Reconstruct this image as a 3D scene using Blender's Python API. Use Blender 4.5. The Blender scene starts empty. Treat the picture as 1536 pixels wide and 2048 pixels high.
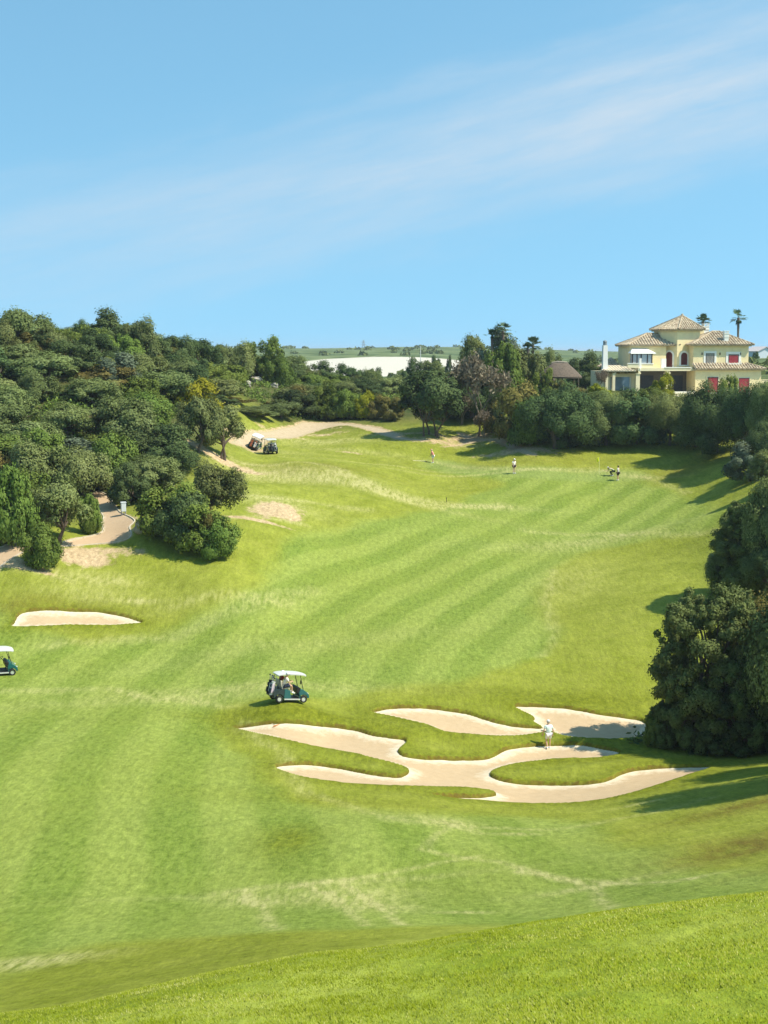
import bpy, bmesh, math, random
import numpy as np
from mathutils import Vector, Matrix
from math import radians as R, pi, sin, cos
scene = bpy.context.scene
COL = scene.collection
CZ = 30.0                      # eye height above the datum
FPX = 2958.0                   # focal length in photo pixels (photo 1536 x 2048)
HOR = 705.0                    # row of the eye-level horizon
PITCH = math.atan((1024 - HOR) / FPX)
SUN_EL, SUN_AZ = 53.0, 108.0   # degrees; azimuth clockwise from +Y
# ---------------------------------------------------------------- camera
cd = bpy.data.cameras.new('camera'); cam = bpy.data.objects.new('camera', cd); COL.objects.link(cam)
cam.location = (0, 0, CZ); cam.rotation_euler = (pi/2 - PITCH, 0, 0)
cd.sensor_fit = 'VERTICAL'; cd.sensor_height = 24; cd.lens = FPX * 24 / 2048
cd.clip_start = 0.1; cd.clip_end = 20000
scene.camera = cam
scene.view_settings.view_transform = 'Standard'; scene.view_settings.look = 'None'
scene.view_settings.gamma = 1; scene.view_settings.exposure = 0.50
scene.cycles.max_bounces = 5; scene.cycles.diffuse_bounces = 3; scene.cycles.transparent_max_bounces = 6
# ---------------------------------------------------------------- world
W = bpy.data.worlds.new('World'); scene.world = W; W.use_nodes = True
nt = W.node_tree; nt.nodes.clear()
def N(t, ty, **kw):
    n = t.nodes.new(ty)
    for k, v in kw.items():
        if k.startswith('i_'): n.inputs[k[2:].replace('_', ' ')].default_value = v
        else: setattr(n, k, v)
    return n
def ramp(t, pts, interp='LINEAR'):
    n = t.nodes.new('ShaderNodeValToRGB'); cr = n.color_ramp; cr.interpolation = interp
    while len(cr.elements) < len(pts): cr.elements.new(0.5)
    for e, (p, c) in zip(cr.elements, pts):
        e.position = p; e.color = c if len(c) == 4 else (*c, 1)
    return n
def g(v): return (v, v, v)
L = nt.links.new
tc = N(nt, 'ShaderNodeTexCoord')
mp = N(nt, 'ShaderNodeMapping', vector_type='POINT'); mp.inputs['Scale'].default_value = (1, 1, 0.7); mp.inputs['Location'].default_value = (0, 0, 0.27)
L(tc.outputs['Generated'], mp.inputs[0])
sky = N(nt, 'ShaderNodeTexSky', sky_type='NISHITA', sun_disc=False, sun_elevation=R(SUN_EL), sun_rotation=R(SUN_AZ))
sky.altitude = 100; sky.air_density = 1.0; sky.dust_density = 0.35; sky.ozone_density = 1.3
L(mp.outputs[0], sky.inputs[0])
# thin cirrus streaks: bands along one great circle, broken up by stretched noise
rot = N(nt, 'ShaderNodeMapping', vector_type='POINT'); rot.inputs['Rotation'].default_value = (0, R(13.5), 0)
L(tc.outputs['Generated'], rot.inputs[0])
n1 = N(nt, 'ShaderNodeMapping'); n1.inputs['Scale'].default_value = (2.0, 2.0, 9)
L(rot.outputs[0], n1.inputs[0])
nz = N(nt, 'ShaderNodeTexNoise', i_Scale=2.3, i_Detail=7.0, i_Roughness=0.62); L(n1.outputs[0], nz.inputs['Vector'])
n2 = N(nt, 'ShaderNodeMapping'); n2.inputs['Scale'].default_value = (5, 5, 34); L(rot.outputs[0], n2.inputs[0])
nz2 = N(nt, 'ShaderNodeTexNoise', i_Scale=1.6, i_Detail=8.0, i_Roughness=0.65); L(n2.outputs[0], nz2.inputs['Vector'])
sp = N(nt, 'ShaderNodeSeparateXYZ'); L(rot.outputs[0], sp.inputs[0])
off = N(nt, 'ShaderNodeMath', operation='MULTIPLY_ADD'); L(nz.outputs[0], off.inputs[0]); off.inputs[1].default_value = 0.07; L(sp.outputs['Z'], off.inputs[2])
CB = 0.165
def band(c, w, amp, soft=0.5):
    a = N(nt, 'ShaderNodeMath', operation='SUBTRACT'); L(off.outputs[0], a.inputs[0]); a.inputs[1].default_value = c
    b = N(nt, 'ShaderNodeMath', operation='DIVIDE'); L(a.outputs[0], b.inputs[0]); b.inputs[1].default_value = w
    s = N(nt, 'ShaderNodeMath', operation='MULTIPLY'); L(b.outputs[0], s.inputs[0]); L(b.outputs[0], s.inputs[1])
    e = N(nt, 'ShaderNodeMath', operation='MULTIPLY'); L(s.outputs[0], e.inputs[0]); e.inputs[1].default_value = -1
    x = N(nt, 'ShaderNodeMath', operation='EXPONENT'); L(e.outputs[0], x.inputs[0])
    m = N(nt, 'ShaderNodeMath', operation='MULTIPLY'); L(x.outputs[0], m.inputs[0]); m.inputs[1].default_value = amp
    return m
b1 = band(0.155, 0.036, 0.85); b2 = band(0.112, 0.016, 0.25); b3 = band(0.200, 0.006, 0.16)
s1 = N(nt, 'ShaderNodeMath', operation='ADD'); L(b1.outputs[0], s1.inputs[0]); L(b2.outputs[0], s1.inputs[1])
s2 = N(nt, 'ShaderNodeMath', operation='ADD'); L(s1.outputs[0], s2.inputs[0]); L(b3.outputs[0], s2.inputs[1])
nr = N(nt, 'ShaderNodeMapRange'); L(nz2.outputs[0], nr.inputs[0]); nr.inputs[1].default_value = 0.32; nr.inputs[2].default_value = 0.66; nr.inputs[3].default_value = 0.42; nr.inputs[4].default_value = 1.0
s3 = N(nt, 'ShaderNodeMath', operation='MULTIPLY', use_clamp=True); L(s2.outputs[0], s3.inputs[0]); L(nr.outputs[0], s3.inputs[1])
xr = N(nt, 'ShaderNodeMapRange'); L(sp.outputs['X'], xr.inputs[0]); xr.inputs[1].default_value = -0.30; xr.inputs[2].default_value = 0.22; xr.inputs[3].default_value = 0.40; xr.inputs[4].default_value = 1.05
s4 = N(nt, 'ShaderNodeMath', operation='MULTIPLY', use_clamp=True); L(s3.outputs[0], s4.inputs[0]); L(xr.outputs[0], s4.inputs[1])
tint = N(nt, 'ShaderNodeMix', data_type='RGBA', blend_type='MULTIPLY'); tint.inputs['Factor'].default_value = 1; L(sky.outputs[0], tint.inputs['A']); tint.inputs['B'].default_value = (0.87, 1.20, 1.06, 1)
cm = N(nt, 'ShaderNodeMix', data_type='RGBA'); L(s4.outputs[0], cm.inputs['Factor']); L(tint.outputs['Result'], cm.inputs['A']); cm.inputs['B'].default_value = (2.95, 3.55, 4.1, 1)
bg = N(nt, 'ShaderNodeBackground'); L(cm.outputs['Result'], bg.inputs[0]); bg.inputs[1].default_value = 0.15
wo = N(nt, 'ShaderNodeOutputWorld'); L(bg.outputs[0], wo.inputs[0])
# ---------------------------------------------------------------- sun
sl = bpy.data.lights.new('sun', 'SUN'); sl.energy = 4.7; sl.angle = R(0.5); sl.color = (1.0, 0.94, 0.80)
so = bpy.data.objects.new('sun', sl); COL.objects.link(so)
sd = Vector((sin(R(SUN_AZ))*cos(R(SUN_EL)), cos(R(SUN_AZ))*cos(R(SUN_EL)), sin(R(SUN_EL))))
so.rotation_euler = sd.to_track_quat('Z', 'Y').to_euler(); so.location = (60, -40, 90)

# ================================================================ helpers
def tag(o, label=None, cat=None, group=None, kind=None):
    if label: o['label'] = label
    if cat: o['category'] = cat
    if group: o['group'] = group
    if kind: o['kind'] = kind
    return o
def empty(name, loc=(0, 0, 0), rz=0, label=None, cat=None, group=None):
    o = bpy.data.objects.new(name, None); COL.objects.link(o); o.location = loc; o.rotation_euler = (0, 0, rz)
    o.empty_display_size = 0.2
    return tag(o, label, cat, group)
def mesh_np(name, V, F, mat=None, parent=None, smooth=False):
    """V (n,3); F (m,k) equal sized faces"""
    V = np.asarray(V, dtype=np.float32); F = np.asarray(F, dtype=np.int32)
    me = bpy.data.meshes.new(name); k = F.shape[1]
    me.vertices.add(len(V)); me.vertices.foreach_set('co', V.ravel())
    me.loops.add(F.size); me.loops.foreach_set('vertex_index', F.ravel())
    me.polygons.add(len(F)); me.polygons.foreach_set('loop_start', np.arange(0, F.size, k, dtype=np.int32))
    me.polygons.foreach_set('loop_total', np.full(len(F), k, dtype=np.int32))
    me.polygons.foreach_set('use_smooth', np.full(len(F), smooth))
    me.update(calc_edges=True); me.validate()
    if mat: me.materials.append(mat)
    o = bpy.data.objects.new(name, me); COL.objects.link(o)
    if parent: o.parent = parent
    return o
class MB:
    def __init__(s): s.v = []; s.f = []
    def add(s, vs, fs):
        b = len(s.v); s.v += [tuple(x) for x in vs]; s.f += [tuple(i + b for i in q) for q in fs]; return s
    def box(s, c, d, rz=0, rot=None):
        hx, hy, hz = d[0]/2, d[1]/2, d[2]/2
        M = (rot.to_matrix() if rot is not None else Matrix.Rotation(rz, 3, 'Z'))
        vs = [M @ Vector((x*hx, y*hy, z*hz)) + Vector(c) for x in (-1, 1) for y in (-1, 1) for z in (-1, 1)]
        return s.add(vs, [(0, 1, 3, 2), (4, 6, 7, 5), (0, 4, 5, 1), (2, 3, 7, 6), (0, 2, 6, 4), (1, 5, 7, 3)])
    def b2(s, a, b):
        return s.box([(a[i]+b[i])/2 for i in range(3)], [abs(b[i]-a[i]) for i in range(3)])
    def tube(s, pts, rs, n=8, caps=True):
        pts = [Vector(p) for p in pts]
        if not hasattr(rs, '__len__'): rs = [rs]*len(pts)
        vs = []; fs = []
        for i, p in enumerate(pts):
            d = (pts[min(i+1, len(pts)-1)] - pts[max(i-1, 0)]).normalized()
            a = d.orthogonal().normalized() if i == 0 else (a - d*a.dot(d)).normalized()
            b = d.cross(a)
            for k in range(n):
                t = 2*pi*k/n; vs.append(p + (a*cos(t) + b*sin(t))*rs[i])
        for i in range(len(pts)-1):
            for k in range(n):
                fs.append((i*n+k, i*n+(k+1) % n, (i+1)*n+(k+1) % n, (i+1)*n+k))
        if caps: fs.append(tuple(range(n-1, -1, -1))); fs.append(tuple((len(pts)-1)*n+k for k in range(n)))
        return s.add(vs, fs)
    def cyl(s, c, axis, r, h, n=20):
        a = Vector(axis).normalized()*h/2; c = Vector(c); return s.tube([c-a, c+a], r, n)
    def prism(s, poly, axis, a, b):
        """poly: 2D points extruded along axis ('x': (y,z) profile; 'y': (x,z); 'z': (x,y)) from a to b"""
        mk = {'x': lambda p, t: (t, p[0], p[1]), 'y': lambda p, t: (p[0], t, p[1]), 'z': lambda p, t: (p[0], p[1], t)}[axis]
        n = len(poly)
        return s.add([mk(p, a) for p in poly] + [mk(p, b) for p in poly],
                     [tuple(range(n)), tuple(range(2*n-1, n-1, -1))] + [(i, i+n, (i+1) % n+n, (i+1) % n) for i in range(n)])
    def sphere(s, c, r, nu=14, nv=9):
        r = r if hasattr(r, '__len__') else (r, r, r); vs = []; fs = []
        for j in range(nv+1):
            ph = pi*j/nv
            for i in range(nu):
                t = 2*pi*i/nu; vs.append((c[0]+r[0]*sin(ph)*cos(t), c[1]+r[1]*sin(ph)*sin(t), c[2]+r[2]*cos(ph)))
        for j in range(nv):
            for i in range(nu): fs.append((j*nu+i, j*nu+(i+1) % nu, (j+1)*nu+(i+1) % nu, (j+1)*nu+i))
        return s.add(vs, fs)
    def build(s, name, mat, parent=None, smooth=False, bevel=0):
        me = bpy.data.meshes.new(name); me.from_pydata(s.v, [], s.f); me.update()
        bm = bmesh.new(); bm.from_mesh(me); bmesh.ops.remove_doubles(bm, verts=bm.verts, dist=1e-5)
        bmesh.ops.recalc_face_normals(bm, faces=bm.faces); bm.to_mesh(me); bm.free()
        if mat: me.materials.append(mat)
        if smooth:
            me.polygons.foreach_set('use_smooth', [True]*len(me.polygons))
            me.set_sharp_from_angle(angle=R(38))
        o = bpy.data.objects.new(name, me); COL.objects.link(o)
        if parent: o.parent = parent
        if bevel:
            m = o.modifiers.new('bevel', 'BEVEL'); m.width = bevel; m.segments = 2; m.limit_method = 'ANGLE'
        return o
def copy_tree(o, parent=None):
    c = o.copy(); COL.objects.link(c); c.parent = parent
    for ch in list(o.children): copy_tree(ch, c)
    return c
# ---- materials
def mat(name, col, rough=0.7, var=0.12, scale=6.0, bump=0.0, metal=0.0, spec=0.4, detail=4.0, obj_var=0.0, coat=0):
    m = bpy.data.materials.new(name); m.use_nodes = True; t = m.node_tree; b = t.nodes['Principled BSDF']
    b.inputs['Roughness'].default_value = rough; b.inputs['Metallic'].default_value = metal
    b.inputs['Specular IOR Level'].default_value = spec; b.inputs['Coat Weight'].default_value = coat
    tcn = N(t, 'ShaderNodeTexCoord'); nz = N(t, 'ShaderNodeTexNoise', i_Scale=scale, i_Detail=detail, i_Roughness=0.6)
    t.links.new(tcn.outputs['Object'], nz.inputs['Vector'])
    r = ramp(t, [(0.3, [c*(1-var) for c in col]), (0.7, [min(1, c*(1+var)) for c in col])])
    t.links.new(nz.outputs[0], r.inputs[0]); out = r.outputs[0]
    if obj_var:
        oi = N(t, 'ShaderNodeObjectInfo'); hs = N(t, 'ShaderNodeHueSaturation')
        mr = N(t, 'ShaderNodeMapRange'); t.links.new(oi.outputs['Random'], mr.inputs[0]); mr.inputs[3].default_value = 1-obj_var; mr.inputs[4].default_value = 1+obj_var
        t.links.new(mr.outputs[0], hs.inputs['Value']); t.links.new(out, hs.inputs['Color']); out = hs.outputs[0]
    t.links.new(out, b.inputs['Base Color'])
    if bump:
        bp = N(t, 'ShaderNodeBump', i_Strength=bump, i_Distance=0.02); t.links.new(nz.outputs[0], bp.inputs['Height']); t.links.new(bp.outputs[0], b.inputs['Normal'])
    return m
# ---- value noise (vectorised)
_rs = np.random.RandomState(11); _tab = _rs.rand(256, 256)
def vnoise(x, y):
    xi = np.floor(x).astype(int); yi = np.floor(y).astype(int); fx = x-xi; fy = y-yi
    fx = fx*fx*fx*(fx*(fx*6-15)+10); fy = fy*fy*fy*(fy*(fy*6-15)+10)
    t = lambda i, j: _tab[i & 255, j & 255]
    return (t(xi, yi)*(1-fx)+t(xi+1, yi)*fx)*(1-fy) + (t(xi, yi+1)*(1-fx)+t(xi+1, yi+1)*fx)*fy
def fbm(x, y, o=4):
    s = 0; a = 1; n = 0
    for i in range(o): s = s + a*(vnoise(x*2**i+17.3*i, y*2**i-9.1*i)*2-1); n += a; a *= 0.5
    return s/n
# ================================================================ terrain
def ray(px, py):
    a = (px-768)/FPX; b = (1024-py)/FPX
    return Vector((a, cos(PITCH)+b*sin(PITCH), -sin(PITCH)+b*cos(PITCH)))
def at(px, py, Y):
    d = ray(px, py); return Vector((d.x/d.y*Y, Y, CZ + d.z/d.y*Y))
# surveyed ground points: sight line (column, row) and distance in metres
CP = [
 # near slope
 (768,2600,1.5),(-200,2600,1.8),(1700,2500,1.5),(0,2060,13.6),(768,2050,10.2),(1536,2050,8.2),(1900,2050,7),(-400,2100,14.5),
 (0,2028,16),(300,1973,15.5),(600,1913,15.2),(1000,1857,15),(1250,1822,14.5),(1536,1790,14),(1900,1760,13.5),(-300,2050,16.5),
 (0,2075,21),(600,1955,21),(1000,1900,21),(1536,1835,21),(-300,2100,21),(1900,1790,21),
 (0,2040,28),(600,1932,28),(1000,1876,28),(1536,1825,29),
 # floor of the valley behind the lip
 (0,1985,35),(300,1945,35),(600,1896,36),(850,1868,38),(0,1918,43),(450,1868,44),(1000,1845,42),(1300,1800,42),(1536,1765,40),
 (0,1800,54),(400,1800,53),(768,1800,51),(1100,1790,49),(1400,1740,48),(1536,1700,50),(1700,1650,50),(-300,1800,56),
 (0,1650,66),(400,1650,65),(700,1680,61),(1000,1680,62),(1250,1640,66),(1450,1600,66),(1700,1560,64),(-300,1650,68),
 (0,1520,78),(300,1520,78),(560,1530,80),(850,1560,79),(1050,1605,76),(1300,1580,76),(1536,1545,74),
 (650,1480,87),(900,1500,87),(1097,1498,89),(1300,1485,90),(1536,1495,88),(1750,1450,88),
 (470,1450,89),(700,1425,92.5),(950,1425,94),(1150,1440,94),(1280,1450,94),(1000,1390,98),
 (0,1440,89),(300,1430,90),(560,1406,92),(590,1404,92.4),(760,1395,95),(-300,1440,90),
 (15,1350,100),(300,1340,102),(700,1330,103),(1000,1330,105),(1250,1330,104),(1450,1380,100),(1700,1350,100),
 (150,1248,111),(150,1215,114),(0,1260,109),(-300,1250,108),(350,1240,113),(600,1230,117),(850,1220,120),(1100,1220,120),(1350,1220,114),(1600,1180,110),
 (0,1170,116),(150,1150,119),(300,1150,121),(450,1130,122),(600,1130,128),(800,1120,136),(1050,1110,140),(1280,1120,134),(1420,1170,120),(1600,1090,118),
 (-200,1120,117),(40,1100,121),(230,1085,127),(210,1015,138),(290,1060,128),(-200,1030,126),
 (470,1060,132),(560,1020,142),(700,1040,147),(900,1030,154),(1100,1020,158),(1300,1030,153),(1480,1010,143),(1650,990,130),
 (480,960,160),(600,965,163),(750,975,163),(893,1000,161),(1000,985,166),(1200,985,167),(1400,970,162),(1530,950,152),
 (540,909,179),(505,898,183),(650,920,176),(866,925,182),(1028,947,174),(1200,952,173),(1290,955,171),(1440,930,166),
 (620,856,204),(690,850,206),(760,865,200),(860,880,193),(935,872,198),(1000,888,189),(1060,905,182),(1200,900,184),(1350,905,180),(1480,915,168),
 # left hill
 (0,1000,140),(0,920,150),(200,920,156),(0,830,164),(160,838,164),(300,830,172),(0,740,180),(200,720,188),(360,850,172),(420,900,168),
 (400,790,190),(480,840,190),(0,695,200),(200,690,206),(400,745,212),(500,790,210),(560,800,215),(560,755,238),(650,800,225),(760,810,220),
 (-400,1000,135),(-400,800,160),(-400,690,200),(100,715,240),(350,740,255),(650,775,260),(800,790,250),
 # villa terrace and bank
 (1080,800,204),(1160,806,200),(1300,797,203),(1500,800,204),(1700,800,200),(1300,792,225),(1500,790,225),(1080,788,225),(950,800,215),
 (1250,850,192),(1450,860,186),(1650,850,170),(1100,850,194),
 # beyond
 (0,760,330),(400,780,330),(700,800,330),(900,790,330),(1250,770,300),(1450,745,330),(1520,717,400),(1300,750,420),(1700,730,400),
 (700,768,420),(500,770,450),(870,750,450),(620,746,480),(780,746,500),(900,742,480),(1250,735,520),
 (300,720,800),(620,717,850),(780,711,860),(900,717,850),(1250,722,800),(1500,715,700),
 (300,705,1300),(580,697.5,1350),(700,694.5,1400),(900,693.5,1400),(1100,700,1400),(1250,705,1350),(1536,707,1300),(1900,708,1300),(-500,705,1300),
 (768,712,2300),(0,712,2300),(1536,712,2300),(768,716,5000),(-900,716,5000),(2300,716,5000),(768,712,14000),(-1500,712,14000),(3000,712,14000),
]
KU = 5.0
def uv_(x, y):
    s = np.maximum(y, -6.5)+10.0
    return np.clip(x/s, -0.75, 0.75)*KU, np.log(s)*1.9
_P = np.array([at(*c)[:] for c in CP])
_u, _v = uv_(_P[:, 0], _P[:, 1])
def _tps(r2): return np.where(r2 > 1e-12, 0.5*r2*np.log(np.maximum(r2, 1e-12)), 0)
_n = len(_P); _A = np.zeros((_n+3, _n+3))
_A[:_n, :_n] = _tps((_u[:, None]-_u[None])**2+(_v[:, None]-_v[None])**2) + np.eye(_n)*3e-4
_Q = np.stack([np.ones(_n), _u, _v], 1); _A[:_n, _n:] = _Q; _A[_n:, :_n] = _Q.T
# slope relative to eye: interpolate (z-CZ)/s, which stays well behaved out to the horizon
_rhs = np.concatenate([(_P[:, 2]-CZ)/(_P[:, 1]+10), np.zeros(3)])
_W = np.linalg.solve(_A, _rhs)
def base_h(x, y):
    x = np.asarray(x, float); y = np.asarray(y, float); sh = np.broadcast(x, y).shape
    x = np.broadcast_to(x, sh).ravel(); y = np.broadcast_to(y, sh).ravel(); out = np.empty(len(x))
    for i in range(0, len(x), 40000):
        xs, ys = x[i:i+40000], y[i:i+40000]; u, v = uv_(xs, ys)
        k = _tps((u[:, None]-_u[None])**2+(v[:, None]-_v[None])**2)
        out[i:i+40000] = (k@_W[:_n] + _W[_n] + _W[_n+1]*u + _W[_n+2]*v)*(np.maximum(ys, -6.5)+10)
    return (out+CZ).reshape(sh)
def sstep(a, b, x): t = np.clip((x-a)/(b-a), 0, 1); return t*t*(3-2*t)
def ell(x, y, c, r, ang=0.0, p=1.0):
    dx = x-c[0]; dy = y-c[1]; ca, sa = cos(ang), sin(ang)
    q = ((dx*ca+dy*sa)/r[0])**2+((-dx*sa+dy*ca)/r[1])**2
    return np.exp(-q*p)
MOUNDS = []      # (x, y, rx, ry, angle, height)
def land_h(x, y):
    h = base_h(x, y)
    w1 = sstep(105, 135, y)*(1-sstep(205, 240, y))
    left = 1-sstep(-2, 14, x)
    h = h + w1*left*(0.55*fbm(x/13, y/17+3.1, 3)) + w1*0.10*fbm(x/9, y/14, 2)
    w2 = sstep(20, 60, y)*(1-sstep(300, 600, y))
    h = h + w2*0.10*fbm(x/7, y/9+8, 3) + sstep(25, 45, y)*(1-sstep(50, 70, y))*0.12*fbm(x/5, y/5, 2)
    h = h + 0.015*fbm(x/0.9, y/0.9, 3)*(1-sstep(20, 40, y))
    h = h + sstep(300, 600, y)*2.0*fbm(x/160, y/220, 3)
    for (mx, my, rx, ry, an, hh) in MOUNDS: h = h + hh*ell(x, y, (mx, my), (rx, ry), an)
    return h
def P(px, py, hf=None, y0=2.0, y1=2500.0):
    """first point of the land on the sight line through (px, py)"""
    hf = hf or land_h; d = ray(px, py); ys = np.exp(np.linspace(math.log(y0), math.log(y1), 900))
    xs = d.x/d.y*ys; zs = CZ+d.z/d.y*ys; hs = hf(xs, ys); below = np.nonzero(zs < hs)[0]
    if len(below) == 0: return Vector((xs[-1], ys[-1], hs[-1]))
    i = below[0]
    if i == 0: return Vector((xs[0], ys[0], hs[0]))
    lo, hi = ys[i-1], ys[i]; yy = np.linspace(lo, hi, 40); dd = hf(d.x/d.y*yy, yy)-(CZ+d.z/d.y*yy)
    k = int(np.argmax(dd > 0)); Y = yy[k] if k == 0 else yy[k-1]+(yy[k]-yy[k-1])*(-dd[k-1])/(dd[k]-dd[k-1])
    X = d.x/d.y*Y; return Vector((X, Y, float(hf(np.array([X]), np.array([Y]))[0])))
def addm(px, py, rx, ry, ang, hh):
    p = P(px, py); MOUNDS.append((p.x, p.y, rx, ry, ang, hh))
# hummocks in the rough and the grass banks round the bunkers
for m in [(560, 985, 8, 3.5, 0.5, .5), (640, 945, 9, 4, -0.5, .7), (760, 900, 7, 4, 0.1, .7), (830, 960, 6, 3.5, 0.2, -.5), (700, 1000, 9, 2.6, -0.35, .45),
          (560, 1075, 8, 4, 0.2, .4), (350, 1190, 9, 3, 0.1, .5), (1150, 1000, 14, 2.6, 0.05, .35), (1360, 1060, 8, 3, -0.1, .5),
          (1330, 930, 6, 3, 0.2, .5), (600, 1425, 4.6, 1.5, -0.12, .38), (900, 1475, 3.2, 1.0, -.1, .32), (1180, 1540, 4.5, 1.1, .25, .30),
          (700, 1515, 3.2, .9, -.2, .22), (1020, 1405, 5, 1.3, -.2, .30), (880, 1590, 4, 1.0, 0, -.1), (300, 1590, 9, 4, 0, -.2)]:
    addm(*m)
def zpts(pts, ox, oy, sc): return [(ox+a/sc, oy+b/sc) for a, b in pts]
def wpoly(pts): return np.array([P(*p)[:2] for p in pts])
def smooth_poly(poly, n=4):
    """closed Catmull-Rom through the points"""
    out = []; m = len(poly)
    for i in range(m):
        p0, p1, p2, p3 = (poly[(i+k-1) % m] for k in range(4))
        for j in range(n):
            t = j/n; out.append(0.5*((2*p1)+(-p0+p2)*t+(2*p0-5*p1+4*p2-p3)*t*t+(-p0+3*p1-3*p2+p3)*t**3))
    return np.array(out)
def sdist(x, y, poly):
    """signed distance, positive inside"""
    x = np.asarray(x, float).ravel(); y = np.asarray(y, float).ravel(); out = np.full(len(x), -50.0)
    mn = poly.min(0)-4; mx = poly.max(0)+4
    idx = np.nonzero((x > mn[0]) & (x < mx[0]) & (y > mn[1]) & (y < mx[1]))[0]
    a = poly; b = np.roll(poly, -1, 0)
    for i in range(0, len(idx), 8000):
        k = idx[i:i+8000]; X = x[k][:, None]; Y = y[k][:, None]
        ex = b[:, 0]-a[:, 0]; ey = b[:, 1]-a[:, 1]; t = np.clip(((X-a[:, 0])*ex+(Y-a[:, 1])*ey)/(ex*ex+ey*ey+1e-12), 0, 1)
        d = np.sqrt(((X-a[:, 0]-t*ex)**2+(Y-a[:, 1]-t*ey)**2).min(1))
        c = ((a[:, 1] > Y) != (b[:, 1] > Y)) & (X < ex*(Y-a[:, 1])/(ey+1e-12)+a[:, 0])
        out[k] = np.where(c.sum(1) % 2 == 1, d, -d)
    return out
ZB = (420, 1360, 1.376)
B_MAIN = zpts([(68,127),(130,118),(200,112),(270,117),(350,125),(400,133),(440,145),(490,153),(530,158),(538,168),(525,180),(515,192),(530,203),(580,210),(650,213),(720,214),(770,210),(800,195),(830,183),(870,178),(930,174),(1000,172),(1060,180),(1110,190),(1128,200),(1090,209),(1040,213),(985,214),(940,216),(880,223),(820,232),(780,245),(768,256),(790,268),(840,277),(920,282),(1000,282),(1060,278),(1100,270),(1130,255),(1170,243),(1230,237),(1300,234),(1360,233),(1375,240),(1330,255),(1270,275),(1210,295),(1140,315),(1080,328),(1000,337),(920,339),(830,337),(740,330),(660,322),(615,314),(680,315),(740,317),(788,311),(770,302),(700,294),(600,292),(480,289),(380,283),(280,270),(220,255),(182,239),(200,230),(260,226),(310,230),(360,238),(420,250),(480,258),(530,260),(550,248),(540,238),(500,225),(430,208),(350,192),(280,180),(240,170),(190,158),(130,145),(80,133)], *ZB)
B_MID = zpts([(450,83),(480,76),(530,71),(600,72),(660,80),(700,86),(740,98),(780,110),(830,120),(880,126),(930,129),(935,138),(900,144),(860,150),(800,152),(740,150),(680,145),(640,138),(610,125),(560,112),(500,98),(460,90)], *ZB)
B_RIGHT = zpts([(840,70),(880,67),(950,70),(1010,77),(1060,87),(1120,95),(1170,103),(1195,113),(1207,125),(1200,140),(1190,153),(1150,158),(1080,160),(1000,155),(950,143),(915,125),(890,110),(895,100),(870,87)], *ZB)
B_LEFT = zpts([(75,893),(92,870),(115,825),(150,803),(230,792),(350,790),(500,797),(600,800),(700,815),(770,830),(830,850),(870,865),(860,875),(800,880),(700,888),(600,888),(420,885),(350,890),(200,895)], 0, 960, 3.072)
PATH_L = zpts([(-60,1535),(0,1520),(60,1497),(160,1492),(360,1488),(480,1462),(590,1440),(635,1415),(622,1370),(636,1335),(612,1290),(588,1240),(560,1200),(600,1175),(660,1200),(700,1250),(735,1300),(800,1332),(828,1358),(797,1392),(806,1440),(780,1470),(700,1488),(600,1498),(500,1506),(360,1516),(220,1530),(140,1552),(90,1578),(40,1610),(0,1640),(-80,1700)], 0, 600, 3.072)
TRACK = zpts([(110,660),(160,648),(300,645),(400,622),(500,596),(530,586),(600,590),(700,590),(780,594),(850,600),(1000,620),(1100,648),(1200,690),(1290,700),(1290,712),(1150,700),(1020,662),(850,614),(760,612),(700,624),(600,652),(480,690),(330,690),(300,720),(230,760),(140,740),(60,720)], 440, 660, 3.2)
TRACK2 = zpts([(170,1050),(300,1030),(338,1003),(320,975),(290,945),(350,955),(400,975),(440,983),(600,988),(700,998),(770,1040),(860,1090),(900,1112),(830,1108),(700,1068),(620,1030),(560,1003),(440,1008),(350,1032),(250,1046)], 840, 620, 3.84)
FIELD = [(560,724),(628,718),(675,715),(737,712),(784,711.5),(862,714),(910,717.5),(940,722),(940,736),(870,742),(780,750),(740,753),(700,754),(600,752),(550,740)]
polys = {}
for k, q in dict(main=B_MAIN, mid=B_MID, right=B_RIGHT, left=B_LEFT).items(): polys[k] = smooth_poly(wpoly(q), 3)
for k, q in dict(path=PATH_L, track=TRACK, track2=TRACK2, field=FIELD).items(): polys[k] = smooth_poly(wpoly(q), 3)
def wob(x, y, a, s): return a*fbm(np.asarray(x)/s, np.asarray(y)/s, 3)
def bunker_sd(x, y):
    return .10+ np.maximum.reduce([sdist(x, y, polys[k]) for k in ('main', 'mid', 'right', 'left')])
def path_sd(x, y): return sdist(x, y, polys['path'])
def track_sd(x, y): return np.maximum(sdist(x, y, polys['track']), sdist(x, y, polys['track2']))
def steps(*seg):
    r = []
    for a, b, d in seg: r += list(np.arange(a, b-1e-6, d))
    return np.array(r)
rows = steps((-8, 6, .7), (6, 20, .11), (20, 60, .3), (60, 115, .14), (115, 215, .33), (215, 400, 2.0), (400, 1500, 14))
rows = np.concatenate([rows, np.exp(np.linspace(math.log(1500), math.log(14000), 24))])
cu = np.concatenate([-np.exp(np.linspace(math.log(1.6), math.log(.30), 34))[:-1], np.arange(-.30, .3001, .00125), np.exp(np.linspace(math.log(.30), math.log(1.6), 34))[1:]])
GX = cu[None]*(rows[:, None]+10); GY = np.repeat(rows[:, None], len(cu), 1)
X = GX.ravel(); Y = GY.ravel()
H0 = land_h(X, Y)
bsd = bunker_sd(X, Y); psd = path_sd(X, Y); tsd = track_sd(X, Y); fsd = sdist(X, Y, polys['field'])
Z = H0.copy()
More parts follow.
